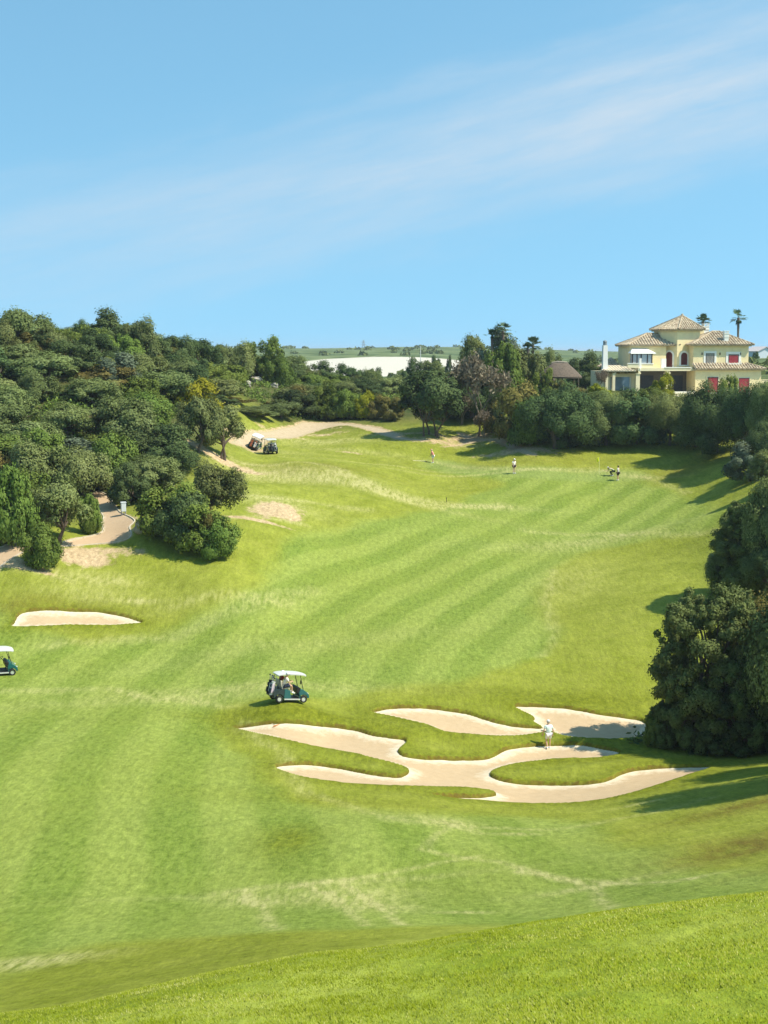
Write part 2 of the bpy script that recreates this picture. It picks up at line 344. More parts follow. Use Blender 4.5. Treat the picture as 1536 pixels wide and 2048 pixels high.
lip = 0.05*np.exp(-np.clip(-bsd, 0, 9)/0.35)*(bsd > -6)                       # little raised turf lip
Z = Z + np.where(bsd < 0, lip, 0.05) - 0.75*sstep(0.0, 0.30, bsd)
Z = Z - 0.15*sstep(0.0, 0.35, psd) - 0.15*sstep(0, .4, tsd) - 2.0*sstep(0, 6, fsd)
nr_, nc_ = GX.shape
ii = (np.arange(nr_-1)[:, None]*nc_+np.arange(nc_-1)[None]).ravel()
F = np.stack([ii, ii+1, ii+nc_+1, ii+nc_], 1)
ground = mesh_np('ground', np.stack([X, Y, Z], 1), F, None, None, True)
tag(ground, kind='structure')
# ---- turf masks, all in ground metres
def pm(pts, soft, wa=0.0, ws=3.0):
    pl = smooth_poly(wpoly(pts), 3); s = sdist(X, Y, pl)
    if wa: s = s+wob(X, Y, wa, ws)
    return sstep(-soft, soft, s)
def blob(px, py, rx, ry, ang=0.0):
    p = P(px, py); return ell(X, Y, (p.x, p.y), (rx, ry), ang)
FAIR = [(-60,1268),(150,1275),(300,1268),(420,1222),(500,1165),(560,1110),(640,1062),(700,1040),(820,1025),(900,1010),(960,985),(1010,965),(880,945),(840,930),(900,925),(1050,938),(1200,940),(1290,950),(1330,968),(1420,1000),(1450,1030),(1420,1062),(1300,1080),(1180,1105),(1110,1150),(1090,1200),(1105,1260),(1085,1305),(1000,1340),(900,1368),(760,1385),(620,1396),(470,1412),(440,1440),(480,1500),(540,1590),(640,1615),(800,1625),(950,1630),(1100,1640),(1300,1690),(1560,1765),(1560,1800),(1000,1852),(700,1860),(450,1868),(200,1890),(-60,1920)]
fair = pm(FAIR, 1.2, 1.6, 6)
GREENP = [(850,925),(900,922),(1028,934),(1150,937),(1280,945),(1310,958),(1200,962),(1080,958),(960,950),(880,940)]
green = pm(GREENP, 1.0)
yy = np.arange(-20, 15000, .5); gp = np.interp(yy, [40, 70, 95, 115, 145, 175], [-.12, -.13, .08, .42, .58, .66]); gI = np.cumsum(gp)*.5
gI -= np.interp(70, yy, gI)
per = 5.0 + 0*Y
ph = (X-np.interp(Y, yy, gI)+0.8*fbm(X/16, Y/16, 2))/per
c0 = P(255, 1600); ph0 = (c0.x-np.interp(c0.y, yy, gI))/5.0
stripe = 0.5+0.5*np.tanh(3.0*np.cos(2*pi*(ph-ph0)))
sw = (0.45+0.55*sstep(-.5, .2, fbm(X/22+3, Y/26, 2)))*(1-sstep(195, 210, Y))
stripe = 0.5+(stripe-0.5)*sw
# dry straw streaks
dry = np.zeros_like(X)
for a in [(560,960,7,2.2,.1,.8),(640,945,8,1.6,-.45,.9),(760,985,12,1.1,-.5,.8),(900,1008,9,1.0,-.15,.8),(540,1000,5,3,0,.8),(530,905,6,2.5,0,.6),(640,885,7,3,.3,.8),(700,900,8,1.0,-.3,.6),
          (500,945,4,2.0,0,1.3),(180,1190,5,1.3,.1,.5),(280,1203,1.6,.35,0,1.2),(210,1160,3,1.5,0,.9),(430,1190,5,.8,.3,.6),(60,1130,4,1.0,-.3,1.1),(1180,1085,9,2.2,.1,.7),(1150,1160,4,8,-.2,.35),
          (870,1640,2.2,1.4,-.5,.7),(1035,1668,.9,.5,0,1.2),(1200,1770,2.4,.6,.1,.9),(925,1825,1.0,.4,-.3,1.1),(700,1790,2.5,2.2,-.9,.8),(510,1800,1.0,2.0,.9,.8),(760,1815,1.0,1.6,.8,.8),(60,1925,2.2,1.2,.1,1.2),(1390,1755,1.0,.35,0,.9),
          (640,1765,7,.5,.12,.6),(1290,1605,1.4,.4,.2,.9),(600,1290,14,2.0,.5,.3),(480,1375,9,1.2,.1,.5),(300,1400,12,1.5,.2,.4),(1000,880,14,1.2,-.1,.6),(1290,955,5,.5,-.5,.7),(1000,945,14,.45,-.02,.8),(740,928,16,.4,-.03,.7)]:
    dry += a[5]*blob(*a[:5])
def stroke(pts, wd):
    a_ = wpoly(pts); q_ = []
    for i_ in range(len(a_)-1):
        for k_ in range(6): q_.append(a_[i_]+(a_[i_+1]-a_[i_])*k_/6)
    q_.append(a_[-1]); q_ = np.array(q_); mn_ = q_.min(0)-4; mx_ = q_.max(0)+4; ix = np.nonzero((X > mn_[0]) & (X < mx_[0]) & (Y > mn_[1]) & (Y < mx_[1]))[0]; out = np.zeros_like(X)
    x_ = X[ix]+wob(X[ix], Y[ix], wd*1.2, 2.5); y_ = Y[ix]+wob(Y[ix], X[ix], wd*1.2, 3.1); d2 = np.full(len(ix), 1e9)
    for i_ in range(len(q_)-1):
        e_ = q_[i_+1]-q_[i_]; t_ = np.clip(((x_-q_[i_][0])*e_[0]+(y_-q_[i_][1])*e_[1])/(e_@e_+1e-9), 0, 1); d2 = np.minimum(d2, (x_-q_[i_][0]-t_*e_[0])**2+(y_-q_[i_][1]-t_*e_[1])**2)
    out[ix] = np.exp(-d2/wd**2); return out
for pts_s, wd_, am_ in [([(860,922),(1030,939),(1180,938),(1290,952),(1380,985)],.55,.6),([(480,925),(620,925),(700,950),(780,990),(880,1012),(1010,1010)],1.0,.9),([(480,992),(620,1004),(740,1020)],.7,.7),([(1050,1060),(1200,1068),(1430,1062)],.8,.6),
    ([(420,1035),(520,1036),(600,1045)],.6,.8),([(590,1775),(760,1748),(960,1712)],.22,.8),([(870,1640),(960,1668),(900,1640),(850,1700)],.3,.6),([(850,1700),(1000,1725),(1200,1775),(1420,1800)],.25,.8),([(620,1772),(680,1800),(730,1850)],.22,.9),([(690,1768),(760,1810),(800,1850)],.22,.9),
    ([(480,1780),(520,1820),(560,1858)],.3,.8),([(1040,1745),(1200,1765),(1400,1755)],.3,.9),([(480,1450),(560,1500),(620,1590),(800,1640),(1100,1660),(1400,1600)],.6,.45),([(620,700+480),(500,1215),(380,1262),(100,1290)],1.0,.5),([(0,1385),(200,1380),(430,1412)],.8,.5),([(1110,1140),(1090,1200),(1110,1262),(1080,1310)],.5,.4)]:
    dry += am_*stroke(pts_s, wd_)
dry = np.clip(dry, 0, 1.4)
dirt = np.zeros_like(X)
for a in [(550,1018,2.2,4.2,-.35,1.4),(575,1030,1.4,1.2,0,.8),(500,1038,3,.6,.2,.8),(165,1115,2.4,2.0,0,1.6),(40,1122,2.8,.7,-.35,1.1),(215,1100,2,.8,0,.7),(270,1105,1.8,.8,-.3,.7),(490,890,4,3,0,.9),(500,945,2.0,1.0,0,.55),(615,1010,5,.4,-.2,.4),(520,1040,4,.8,.1,.5),(640,870,6,1.6,.3,.7),(700,905,3.0,.6,-.3,.8),
          (560,868,7,1.6,.1,.7),(860,880,7,3,0,.75),(1040,900,7,2.2,-.25,.9),(790,868,7,1.2,-.2,.7),(155,838,4,3,0,.9),(430,912,5,2,0,1.2),(60,1560,.01,.01,0,0),(30,1132,4,.5,-.2,.8),(950,875,4,3,0,.8),(640,860,9,.8,.05,.6)]:
    dirt += a[5]*blob(*a[:5])
dirt = np.maximum(dirt, 0.9*np.exp(-np.clip(-psd, 0, 9)/0.45)*(psd > -4)); dirt = np.maximum(dirt, 0.9*np.exp(-np.clip(-tsd, 0, 9)/0.6)*(tsd > -4))
dirt = np.clip(dirt, 0, 1.6)
# rank green rough: banks about the bunkers and, with painted shade, under the lip of the valley
rank_shade = np.exp(-np.clip(-bsd-0.2, 0, 9)/1.5)*(bsd > -6)*0.85
rank_shade = np.maximum(rank_shade, .45*pm([(0,1925),(200,1898),(450,1873),(700,1865),(1000,1858),(1060,1862),(600,1925),(0,2045)], 1.0, .5))  # rougher grass, its darker olive also painting in the sun grazing this slope
for a in [(600,1420,7,1.4,-.05,.9),(1130,1395,9,1.6,0,.7),(1250,1500,6,2,.2,.8),(700,1440,.55,.5,0,1.2),(860,890,7,3,0,.4),(1250,1350,8,3,.2,.35),(650,1600,6,1.6,-.1,.5),(1400,1560,5,2,.3,.4),(575,1680,1.5,3.2,0,.9),(1370,1090,7,5,0,.35)]: rank_shade += a[5]*blob(*a[:5])
rank_shade = np.clip(rank_shade, 0, 1)*(1-fair*.0)
# bare reddish brown ground under the right hand trees
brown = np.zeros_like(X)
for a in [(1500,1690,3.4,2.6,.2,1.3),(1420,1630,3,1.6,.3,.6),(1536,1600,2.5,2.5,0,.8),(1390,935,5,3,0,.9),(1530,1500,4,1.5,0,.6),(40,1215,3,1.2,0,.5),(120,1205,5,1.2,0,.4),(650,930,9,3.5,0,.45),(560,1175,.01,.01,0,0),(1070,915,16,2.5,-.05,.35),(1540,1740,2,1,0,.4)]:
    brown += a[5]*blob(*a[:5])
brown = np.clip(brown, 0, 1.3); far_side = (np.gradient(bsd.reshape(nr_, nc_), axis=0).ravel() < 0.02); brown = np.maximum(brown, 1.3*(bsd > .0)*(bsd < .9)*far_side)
wild = np.clip(sstep(196, 212, Y)+sstep(-1, 5, sdist(X, Y, smooth_poly(np.array([P(*q)[:2] for q in [(0,1090),(200,1010),(330,1060),(400,960),(480,900),(500,870)]]+[(-30., 220.), (-90., 220.), (-90., 118.)]), 2))), 0, 1)
def attr(o, name, a, b, c, d):
    at_ = o.data.attributes.new(name, 'FLOAT_COLOR', 'POINT'); at_.data.foreach_set('color', np.stack([a, b, c, d], 1).astype(np.float32).ravel())
attr(ground, 'turf_a', fair, dry, dirt, stripe)
attr(ground, 'turf_b', rank_shade, brown, green, wild)
# ---- turf material
gm = bpy.data.materials.new('turf'); gm.use_nodes = True; t = gm.node_tree; Lk = t.links.new
bs = t.nodes['Principled BSDF']; bs.inputs['Roughness'].default_value = 0.85; bs.inputs['Specular IOR Level'].default_value = 0.05
bs.inputs['Sheen Weight'].default_value = 0.0
geo = N(t, 'ShaderNodeNewGeometry')
def noise(scale, sx=(1, 1, 1), detail=5, rough=0.6, rotz=0.0):
    m_ = N(t, 'ShaderNodeMapping'); m_.inputs['Scale'].default_value = sx; m_.inputs['Rotation'].default_value = (0, 0, rotz)
    Lk(geo.outputs['Position'], m_.inputs[0]); n_ = N(t, 'ShaderNodeTexNoise', i_Scale=scale, i_Detail=float(detail), i_Roughness=rough); Lk(m_.outputs[0], n_.inputs['Vector']); return n_.outputs[0]
def mr(x, a, b, c, d, clamp=True):
    n_ = N(t, 'ShaderNodeMapRange', clamp=clamp); Lk(x, n_.inputs[0])
    for i, v in enumerate((a, b, c, d)): n_.inputs[i+1].default_value = v
    return n_.outputs[0]
def mth(op, a, b=None, clamp=False):
    n_ = N(t, 'ShaderNodeMath', operation=op, use_clamp=clamp)
    for i, v in enumerate((a, b)):
        if v is None: continue
        if isinstance(v, (int, float)): n_.inputs[i].default_value = v
        else: Lk(v, n_.inputs[i])
    return n_.outputs[0]
def mix(f, a, b, bt='MIX'):
    n_ = N(t, 'ShaderNodeMix', data_type='RGBA', blend_type=bt)
    for s_, v in (('Factor', f), ('A', a), ('B', b)):
        if isinstance(v, (int, float)): n_.inputs[s_].default_value = v
        elif isinstance(v, tuple): n_.inputs[s_].default_value = (*v, 1)
        else: Lk(v, n_.inputs[s_])
    return n_.outputs['Result']
def rgba(name):
    a_ = N(t, 'ShaderNodeAttribute', attribute_name=name); s_ = N(t, 'ShaderNodeSeparateColor'); Lk(a_.outputs['Color'], s_.inputs[0])
    return s_.outputs[0], s_.outputs[1], s_.outputs[2], a_.outputs['Alpha']
_sp = N(t, 'ShaderNodeSeparateXYZ'); Lk(geo.outputs['Position'], _sp.inputs[0]); N_pos = _sp.outputs
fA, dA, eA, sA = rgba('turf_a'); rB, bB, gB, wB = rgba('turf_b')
nbig = noise(.09, (1, 1, 1), 4); nmid = noise(.5, (1, .7, 1), 6, .65, .5); nfine = noise(3.2, (1, .55, 1), 7, .72, .4); nstk = noise(1.1, (3.2, .55, 1), 6, .7, -.42); ngrain = noise(9.0, (1, .45, 1), 4, .75, .2); nedge = noise(1.3, (1, .6, 1), 6, .7)
nwide = noise(1.0, (.25, 1.4, 1), 6, .7, .12)
C_R1, C_R2 = (.155, .185, .014), (.268, .288, .042)
C_F1, C_F2 = (.122, .182, .022), (.272, .312, .070)
nearm = mr(N_pos[1], 19, 24, 1, 0)
rough_c = mix(mr(nmid, .3, .7, 0, 1), C_R1, C_R2)
rough_c = mix(mr(nwide, .35, .7, 0, .45), rough_c, (.25, .26, .05))
fair_c = mix(mth('MULTIPLY', 1.0, mth('ADD', mth('MULTIPLY', sA, .42), mr(nfine, .3, .7, .0, .50, False)), True), C_F1, C_F2)
fair_c = mix(mr(nbig, .42, .66, 0, .40), fair_c, (.215, .250, .042))
c = mix(fA, rough_c, fair_c)
c = mix(mth('MULTIPLY', nearm, .9), c, mix(mr(nmid, .35, .65, 0, 1), (.19, .25, .016), (.30, .335, .05)))
c = mix(mth('MULTIPLY', gB, .5), c, (.22, .27, .08))
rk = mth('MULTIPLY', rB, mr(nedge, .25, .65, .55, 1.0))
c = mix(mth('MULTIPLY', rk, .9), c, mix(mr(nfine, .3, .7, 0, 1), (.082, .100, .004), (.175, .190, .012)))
dr = mth('MULTIPLY', dA, mr(nstk, .36, .66, .1, 1.15), True)
c = mix(mth('MULTIPLY', dr, .75), c, (.42, .38, .16))
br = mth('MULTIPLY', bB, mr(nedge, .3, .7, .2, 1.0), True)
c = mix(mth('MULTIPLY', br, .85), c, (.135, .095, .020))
wc = mix(mr(nmid, .35, .65, 0, 1), (.045, .065, .016), (.11, .105, .038))
c = mix(wB, c, wc)
dt = mr(mth('ADD', eA, mth('MULTIPLY', mth('SUBTRACT', nedge, .5), 1.6)), .45, .85, 0, 1)
c = mix(dt, c, mix(mr(nfine, .3, .7, 0, 1), (.38, .265, .145), (.52, .40, .24)))
# blades and thatch: fine light and dark grain
gr = mth('ADD', mth('MULTIPLY', mr(nfine, .25, .75, -.5, .5, False), .55), mth('MULTIPLY', mr(nstk, .25, .75, -.5, .5, False), .45))
c = mix(1.0, c, N(t, 'ShaderNodeCombineColor').outputs[0], 'MULTIPLY')
cc = t.nodes[-1] if False else None
comb = [n for n in t.nodes if n.bl_idname == 'ShaderNodeCombineColor'][-1]
gv = mth('ADD', mth('ADD', 1.0, mth('MULTIPLY', gr, .80)), mth('MULTIPLY', mr(ngrain, .3, .7, -.5, .5, False), .30))
for i in range(3): Lk(gv, comb.inputs[i])
# far land beyond the valley: scrub and olive groves
sx_ = N(t, 'ShaderNodeSeparateXYZ'); Lk(geo.outputs['Position'], sx_.inputs[0])
nf = noise(.035, (1, .5, 1), 8, .7); farc = mix(mr(nf, .42, .56, 0, 1), (.070, .105, .035), (.150, .185, .075))
c = mix(mr(sx_.outputs[1], 240, 330, 0, 1), c, farc)
Lk(c, bs.inputs['Base Color'])
bmp = N(t, 'ShaderNodeBump', i_Strength=.55, i_Distance=.12); Lk(mth('ADD', nfine, mth('MULTIPLY', nstk, .8)), bmp.inputs['Height']); Lk(bmp.outputs[0], bs.inputs['Normal'])
ground.data.materials.append(gm)

# ---- sheets that lie in the hollows of the ground: sand, path, track, far field
def sheet(name, poly, step, hfun, material, margin=.25, sdf=None):
    mn = poly.min(0)-margin-step; mx = poly.max(0)+margin+step
    xs = np.arange(mn[0], mx[0]+step, step); ys = np.arange(mn[1], mx[1]+step, step)
    gx, gy = np.meshgrid(xs, ys); x, y = gx.ravel(), gy.ravel(); sd_ = sdist(x, y, poly)+(.10 if name == 'sand_bunker' else 0)
    z = hfun(x, y, sd_); keep = sd_ > -margin
    n_ = len(xs); i0 = (np.arange(len(ys)-1)[:, None]*n_+np.arange(n_-1)[None]).ravel(); Fq = np.stack([i0, i0+1, i0+n_+1, i0+n_], 1)
    Fq = Fq[keep[Fq].all(1)]; used, inv = np.unique(Fq, return_inverse=True)
    o = mesh_np(name, np.stack([x, y, z], 1)[used], inv.reshape(-1, 4), material, None, True)
    at_ = o.data.attributes.new('edge', 'FLOAT', 'POINT'); at_.data.foreach_set('value', sd_[used].astype(np.float32))
    return tag(o, kind='structure')
def sand_h(x, y, s):
    """raked floor, flashed up to the turf at the edges: nearly level at the near side, a small soil face at the far side"""
    near = np.clip((bunker_sd(x, y+.25)-bunker_sd(x, y-.25))/.5, -1, 1)
    edge = .20+.075*near+.03*fbm(x/.8, y/.8, 2)
    return land_h(x, y)+.05-.34+edge*np.exp(-np.clip(s, 0, 9)/.6) + .022*fbm(x/.45, y/.45, 3)*np.clip(s, 0, 1)
def sand_mat(name, c1, c2, edgec, ew):
    m_ = bpy.data.materials.new(name); m_.use_nodes = True; tt = m_.node_tree; b_ = tt.nodes['Principled BSDF']
    b_.inputs['Roughness'].default_value = .9; b_.inputs['Specular IOR Level'].default_value = .1
    ge = N(tt, 'ShaderNodeNewGeometry'); n_ = N(tt, 'ShaderNodeTexNoise', i_Scale=2.2, i_Detail=8.0, i_Roughness=.7); tt.links.new(ge.outputs['Position'], n_.inputs['Vector'])
    r_ = ramp(tt, [(.3, c1), (.7, c2)]); tt.links.new(n_.outputs[0], r_.inputs[0])
    ed = N(tt, 'ShaderNodeAttribute', attribute_name='edge')
    ad = N(tt, 'ShaderNodeMath', operation='MULTIPLY_ADD'); tt.links.new(n_.outputs[0], ad.inputs[0]); ad.inputs[1].default_value = -ew*2.2; tt.links.new(ed.outputs['Fac'], ad.inputs[2])
    mr_ = N(tt, 'ShaderNodeMapRange'); tt.links.new(ad.outputs[0], mr_.inputs[0]); mr_.inputs[1].default_value = -ew*1.2; mr_.inputs[2].default_value = 0; mr_.inputs[3].default_value = 1; mr_.inputs[4].default_value = 0
    mx_ = N(tt, 'ShaderNodeMix', data_type='RGBA'); tt.links.new(mr_.outputs[0], mx_.inputs['Factor']); tt.links.new(r_.outputs[0], mx_.inputs['A']); mx_.inputs['B'].default_value = (*edgec, 1)
    tt.links.new(mx_.outputs['Result'], b_.inputs['Base Color'])
    bp = N(tt, 'ShaderNodeBump', i_Strength=.5, i_Distance=.06); tt.links.new(n_.outputs[0], bp.inputs['Height']); tt.links.new(bp.outputs[0], b_.inputs['Normal'])
    return m_
SAND = sand_mat('bunker_sand', (.445, .320, .188), (.50, .370, .225), (.66, .58, .43), .8)
DIRT = sand_mat('path_surface', (.44, .31, .19), (.49, .35, .22), (.56, .46, .32), .25)
TRK = sand_mat('track_dirt', (.38, .29, .18), (.50, .40, .27), (.34, .30, .16), .4)
CHALK = sand_mat('pale_bare_soil', (.50, .455, .37), (.57, .53, .45), (.4, .37, .27), 6)
SB = []
for k in ('main', 'mid', 'right', 'left'): SB.append(sheet('sand_bunker', polys[k], .14, sand_h, SAND))
sheet('cart_path', polys['path'], .2, lambda x, y, s: land_h(x, y)-.03, DIRT, .05)
for k in ('track', 'track2'): sheet('dirt_track', polys[k], .3, lambda x, y, s: land_h(x, y)-.045, TRK, .3)
sheet('bare_field', polys['field'], 6.0, lambda x, y, s: land_h(x, y)-.5, CHALK, 5)
# pale kerb along the path edges
kp = polys['path']; kb = MB()
def kerb(a, b, w=.09):
    pts = [kp[i % len(kp)] for i in range(a, b)]
    prev = None
    for i in range(len(pts)-1):
        p, q = pts[i], pts[i+1]; n_ = max(1, int(np.linalg.norm(q-p)/.8))
        for j in range(n_):
            u0 = p+(q-p)*j/n_; u1 = p+(q-p)*(j+1)/n_; d_ = (u1-u0)/max(1e-6, np.linalg.norm(u1-u0)); nn = np.array([-d_[1], d_[0]])*w/2
            hh = land_h(np.array([u0[0], u1[0]]), np.array([u0[1], u1[1]]))
            vs = [(u0[0]+nn[0], u0[1]+nn[1], hh[0]+.04), (u0[0]-nn[0], u0[1]-nn[1], hh[0]+.04), (u1[0]-nn[0], u1[1]-nn[1], hh[1]+.04), (u1[0]+nn[0], u1[1]+nn[1], hh[1]+.04)]
            kb.add(vs+[(a_, b_, c_-.2) for a_, b_, c_ in vs], [(0, 1, 2, 3), (0, 4, 5, 1), (1, 5, 6, 2), (2, 6, 7, 3), (3, 7, 4, 0)])
kerb(0, len(kp)+1)
tag(kb.build('path_kerb', mat('kerb_concrete', (.52, .46, .36), .85, .1)), kind='structure')
# ================================================================ vegetation
def leaf_mat(name, cols, var=.35, trans=.22):
    m = bpy.data.materials.new(name); m.use_nodes = True; t = m.node_tree; t.nodes.clear(); L_ = t.links.new
    o = N(t, 'ShaderNodeOutputMaterial'); a = N(t, 'ShaderNodeAttribute', attribute_name='tone')
    r = ramp(t, [(i/(len(cols)-1), c_) for i, c_ in enumerate(cols)]); L_(a.outputs['Fac'], r.inputs[0])
    oi = N(t, 'ShaderNodeObjectInfo'); hs = N(t, 'ShaderNodeHueSaturation')
    m1 = N(t, 'ShaderNodeMapRange'); L_(oi.outputs['Random'], m1.inputs[0]); m1.inputs[3].default_value = 1-var; m1.inputs[4].default_value = 1+var; L_(m1.outputs[0], hs.inputs['Value'])
    m2 = N(t, 'ShaderNodeMath', operation='MULTIPLY'); L_(oi.outputs['Random'], m2.inputs[0]); m2.inputs[1].default_value = 7.31
    m3 = N(t, 'ShaderNodeMath', operation='FRACT'); L_(m2.outputs[0], m3.inputs[0])
    m4 = N(t, 'ShaderNodeMapRange'); L_(m3.outputs[0], m4.inputs[0]); m4.inputs[3].default_value = .475; m4.inputs[4].default_value = .506; L_(m4.outputs[0], hs.inputs['Hue'])
    L_(r.outputs[0], hs.inputs['Color'])
    p = N(t, 'ShaderNodeBsdfPrincipled'); p.inputs['Roughness'].default_value = .75; p.inputs['Specular IOR Level'].default_value = .08
    tr = N(t, 'ShaderNodeBsdfTranslucent'); mx = N(t, 'ShaderNodeMixShader'); mx.inputs[0].default_value = trans
    L_(hs.outputs[0], p.inputs['Base Color']); L_(hs.outputs[0], tr.inputs[0]); L_(p.outputs[0], mx.inputs[1]); L_(tr.outputs[0], mx.inputs[2]); L_(mx.outputs[0], o.inputs[0])
    return m
LM = dict(
 olive=leaf_mat('olive_leaf', [(.085, .115, .030), (.160, .200, .062), (.25, .295, .115)], .25),
 holm=leaf_mat('oak_leaf', [(.040, .070, .022), (.080, .125, .042), (.14, .195, .065)], .25),
 dolive=leaf_mat('dark_olive_leaf', [(.070, .102, .026), (.120, .165, .048), (.19, .235, .08)], .12),
 green=leaf_mat('shrub_leaf', [(.065, .110, .018), (.130, .190, .034), (.21, .275, .060)], .25),
 lime=leaf_mat('lime_leaf', [(.12, .145, .010), (.24, .255, .014), (.36, .37, .03)], .12),
 rust=leaf_mat('rusty_leaf', [(.07, .075, .018), (.155, .145, .035), (.25, .22, .06)], .2),
 dry=leaf_mat('dry_twig', [(.15, .125, .075), (.23, .19, .12), (.33, .28, .19)], .15),
 silver=leaf_mat('silver_leaf', [(.075, .105, .065), (.125, .16, .095), (.20, .24, .15)], .15),
 palm=leaf_mat('palm_leaf', [(.045, .08, .035), (.085, .135, .060), (.14, .20, .09)], .1))
BARK = mat('bark', (.12, .09, .065), .9, .35, 9, .6); PBARK = mat('palm_bark', (.20, .15, .11), .9, .3, 12, .6)
def set_tone(o, tone_per_face):
    a = o.data.attributes.new('tone', 'FLOAT', 'FACE'); a.data.foreach_set('value', np.asarray(tone_per_face, np.float32))
def leaves(rs, C, Nn, size, jit=.48, asp=1.7):
    """diamond leaves at centres C, facing roughly along Nn"""
    n = len(C); nn = Nn + rs.randn(n, 3)*jit; nn /= np.linalg.norm(nn, axis=1)[:, None]
    u = np.cross(nn, rs.randn(n, 3)); u /= np.linalg.norm(u, axis=1)[:, None]; v = np.cross(nn, u)
    s = (size*(.6+.8*rs.rand(n)))[:, None]*.5
    V = np.stack([C-u*s*asp, C-v*s+u*s*.2, C+u*s*asp, C+v*s+u*s*.2], 1).reshape(-1, 3)
    global LN
    LN = np.repeat(Nn/np.linalg.norm(Nn, axis=1)[:, None]*.75+nn*.6, 4, 0)
    return V, np.arange(4*n).reshape(-1, 4)
LN = None
def soft(o, nr=None):
    o.data.polygons.foreach_set('use_smooth', [True]*len(o.data.polygons)); nr = LN if nr is None else nr; o.data.normals_split_custom_set_from_vertices((nr/np.linalg.norm(nr, axis=1)[:, None]).tolist())
def crown_cloud(seed, rx, rz, zc, n, size, nclump=30, flat=.0, up=.35):
    rs = np.random.RandomState(seed)
    # clump centres: on and inside a lumpy dome
    d = rs.randn(nclump, 3); d[:, 2] = np.abs(d[:, 2])*.95-.25; d /= np.linalg.norm(d, axis=1)[:, None]
    rad = (.50+.38*rs.rand(nclump)**.7)[:, None]
    lob = 1+.22*np.sin(3*np.arctan2(d[:, 1], d[:, 0])+seed)[:, None]*rs.rand()
    cc_ = d*rad*lob; cr = .15+.24*rs.rand(nclump)
    nl = max(5, nclump//7); k0 = nclump//2      # half of the clumps ride on a few big lobes
    lc = d[:nl]*(.42+.16*rs.rand(nl))[:, None]; lr = .30+.16*rs.rand(nl); q0 = rs.randn(nclump-k0, 3); q0[:, 2] += .3; q0 /= np.linalg.norm(q0, axis=1)[:, None]; li = rs.randint(0, nl, nclump-k0)
    cc_[k0:] = lc[li]*np.array([1, 1, 1.0])+q0*lr[li][:, None]; cr[k0:] = .10+.12*rs.rand(nclump-k0)
    ctone = rs.rand(nclump)
    if flat:
        m_ = int(nclump*.34); an = rs.rand(m_)*2*pi; ra = .45+.38*rs.rand(m_); cc_[:m_] = np.stack([np.cos(an)*ra, np.sin(an)*ra, -.42+.25*rs.rand(m_)], 1); cr[:m_] = .18+.14*rs.rand(m_)
    w = cr**2; w /= w.sum(); k = rs.choice(nclump, n, p=w)
    q = rs.randn(n, 3); q[:, 2] += up; q /= np.linalg.norm(q, axis=1)[:, None]
    rr = np.where(rs.rand(n) < .12, 1.0+.45*rs.rand(n)**2, rs.rand(n)**.35)[:, None]
    p = cc_[k]+q*rr*cr[k][:, None]
    nrm = q*.8+p*.5+np.array([0, 0, .35])
    p = p*np.array([rx, rx, rz]); p[:, 2] += zc
    p[:, 2] = np.maximum(p[:, 2], .05+.3*rs.rand(n))
    V, F_ = leaves(rs, p, nrm, size)
    tone = np.clip(.45*ctone[k]+.55*rs.rand(n), 0, 1)
    return V, F_, tone, cc_*np.array([rx, rx, rz])+np.array([0, 0, zc])
def make_tree(kind, seed, H, W_, n, size, nclump=30, lowf=.15, trunks=1):
    """H total height, W_ width, lowf: height of the lowest foliage as a share of H"""
    z0 = H*lowf; rz = (H-z0)*.62; zc = z0+(H-z0)*.38
    V, F_, tone, cl = crown_cloud(seed, W_/2, rz, zc, n, size, nclump, flat=lowf < .07)
    V[:, 2] *= H/np.percentile(V[:, 2], 99.7)
    V[:, :2] *= (W_/2)/np.percentile(np.abs(V[:, :2]), 99)
    root = empty('tree'); rs = random.Random(seed); mb = MB()
    for q in range(trunks):
        bx, by = (rs.uniform(-.15, .15)*W_*(trunks > 1), rs.uniform(-.1, .1)*W_*(trunks > 1)); r0 = .035*H/max(1, trunks*.6)
        fx, fy = bx+rs.uniform(-.08, .08)*W_, by+rs.uniform(-.08, .08)*W_; fz = max(z0*.9, H*.22)
        mb.tube([(bx, by, -.4), (bx*1.02, by, fz*.4), (fx, fy, fz)], [r0*1.5, r0, r0*.8], 8)
        for c_ in sorted(cl.tolist(), key=lambda c: rs.random())[:9]:
            m_ = ((fx+c_[0])/2+rs.uniform(-.3, .3), (fy+c_[1])/2+rs.uniform(-.3, .3), fz*.4+c_[2]*.55)
            mb.tube([(fx, fy, fz), m_, c_], [r0*.6, r0*.38, r0*.14], 6)
    mb.build('trunk', BARK, root, True)
    cr = mesh_np('crown', V, F_, LM[kind], root); set_tone(cr, tone); soft(cr)
    root['H'] = H; root['W'] = W_
    return root
PROTO = {}
def protos(key, kind, n, *a, **k): PROTO[key] = [make_tree(kind, 17*i+hash_(key), *a, **k) for i in range(n)]
def hash_(s): return sum(ord(c_)*(i+3) for i, c_ in enumerate(s)) % 997
protos('olive', 'olive', 4, 5.0, 6.0, 17000, .135, nclump=52, lowf=.08)
protos('holm', 'holm', 4, 5.0, 6.0, 17000, .135, nclump=48, lowf=.06)
protos('green', 'green', 3, 4.5, 5.5, 15000, .13, nclump=50, lowf=.0)
protos('lime', 'lime', 1, 3.5, 5.0, 12000, .125, nclump=28, lowf=.0)
protos('rust', 'rust', 2, 3.5, 5.0, 12000, .125, nclump=30, lowf=.0)
protos('silver', 'silver', 1, 4.5, 4.5, 11000, .13, nclump=26, lowf=.02)
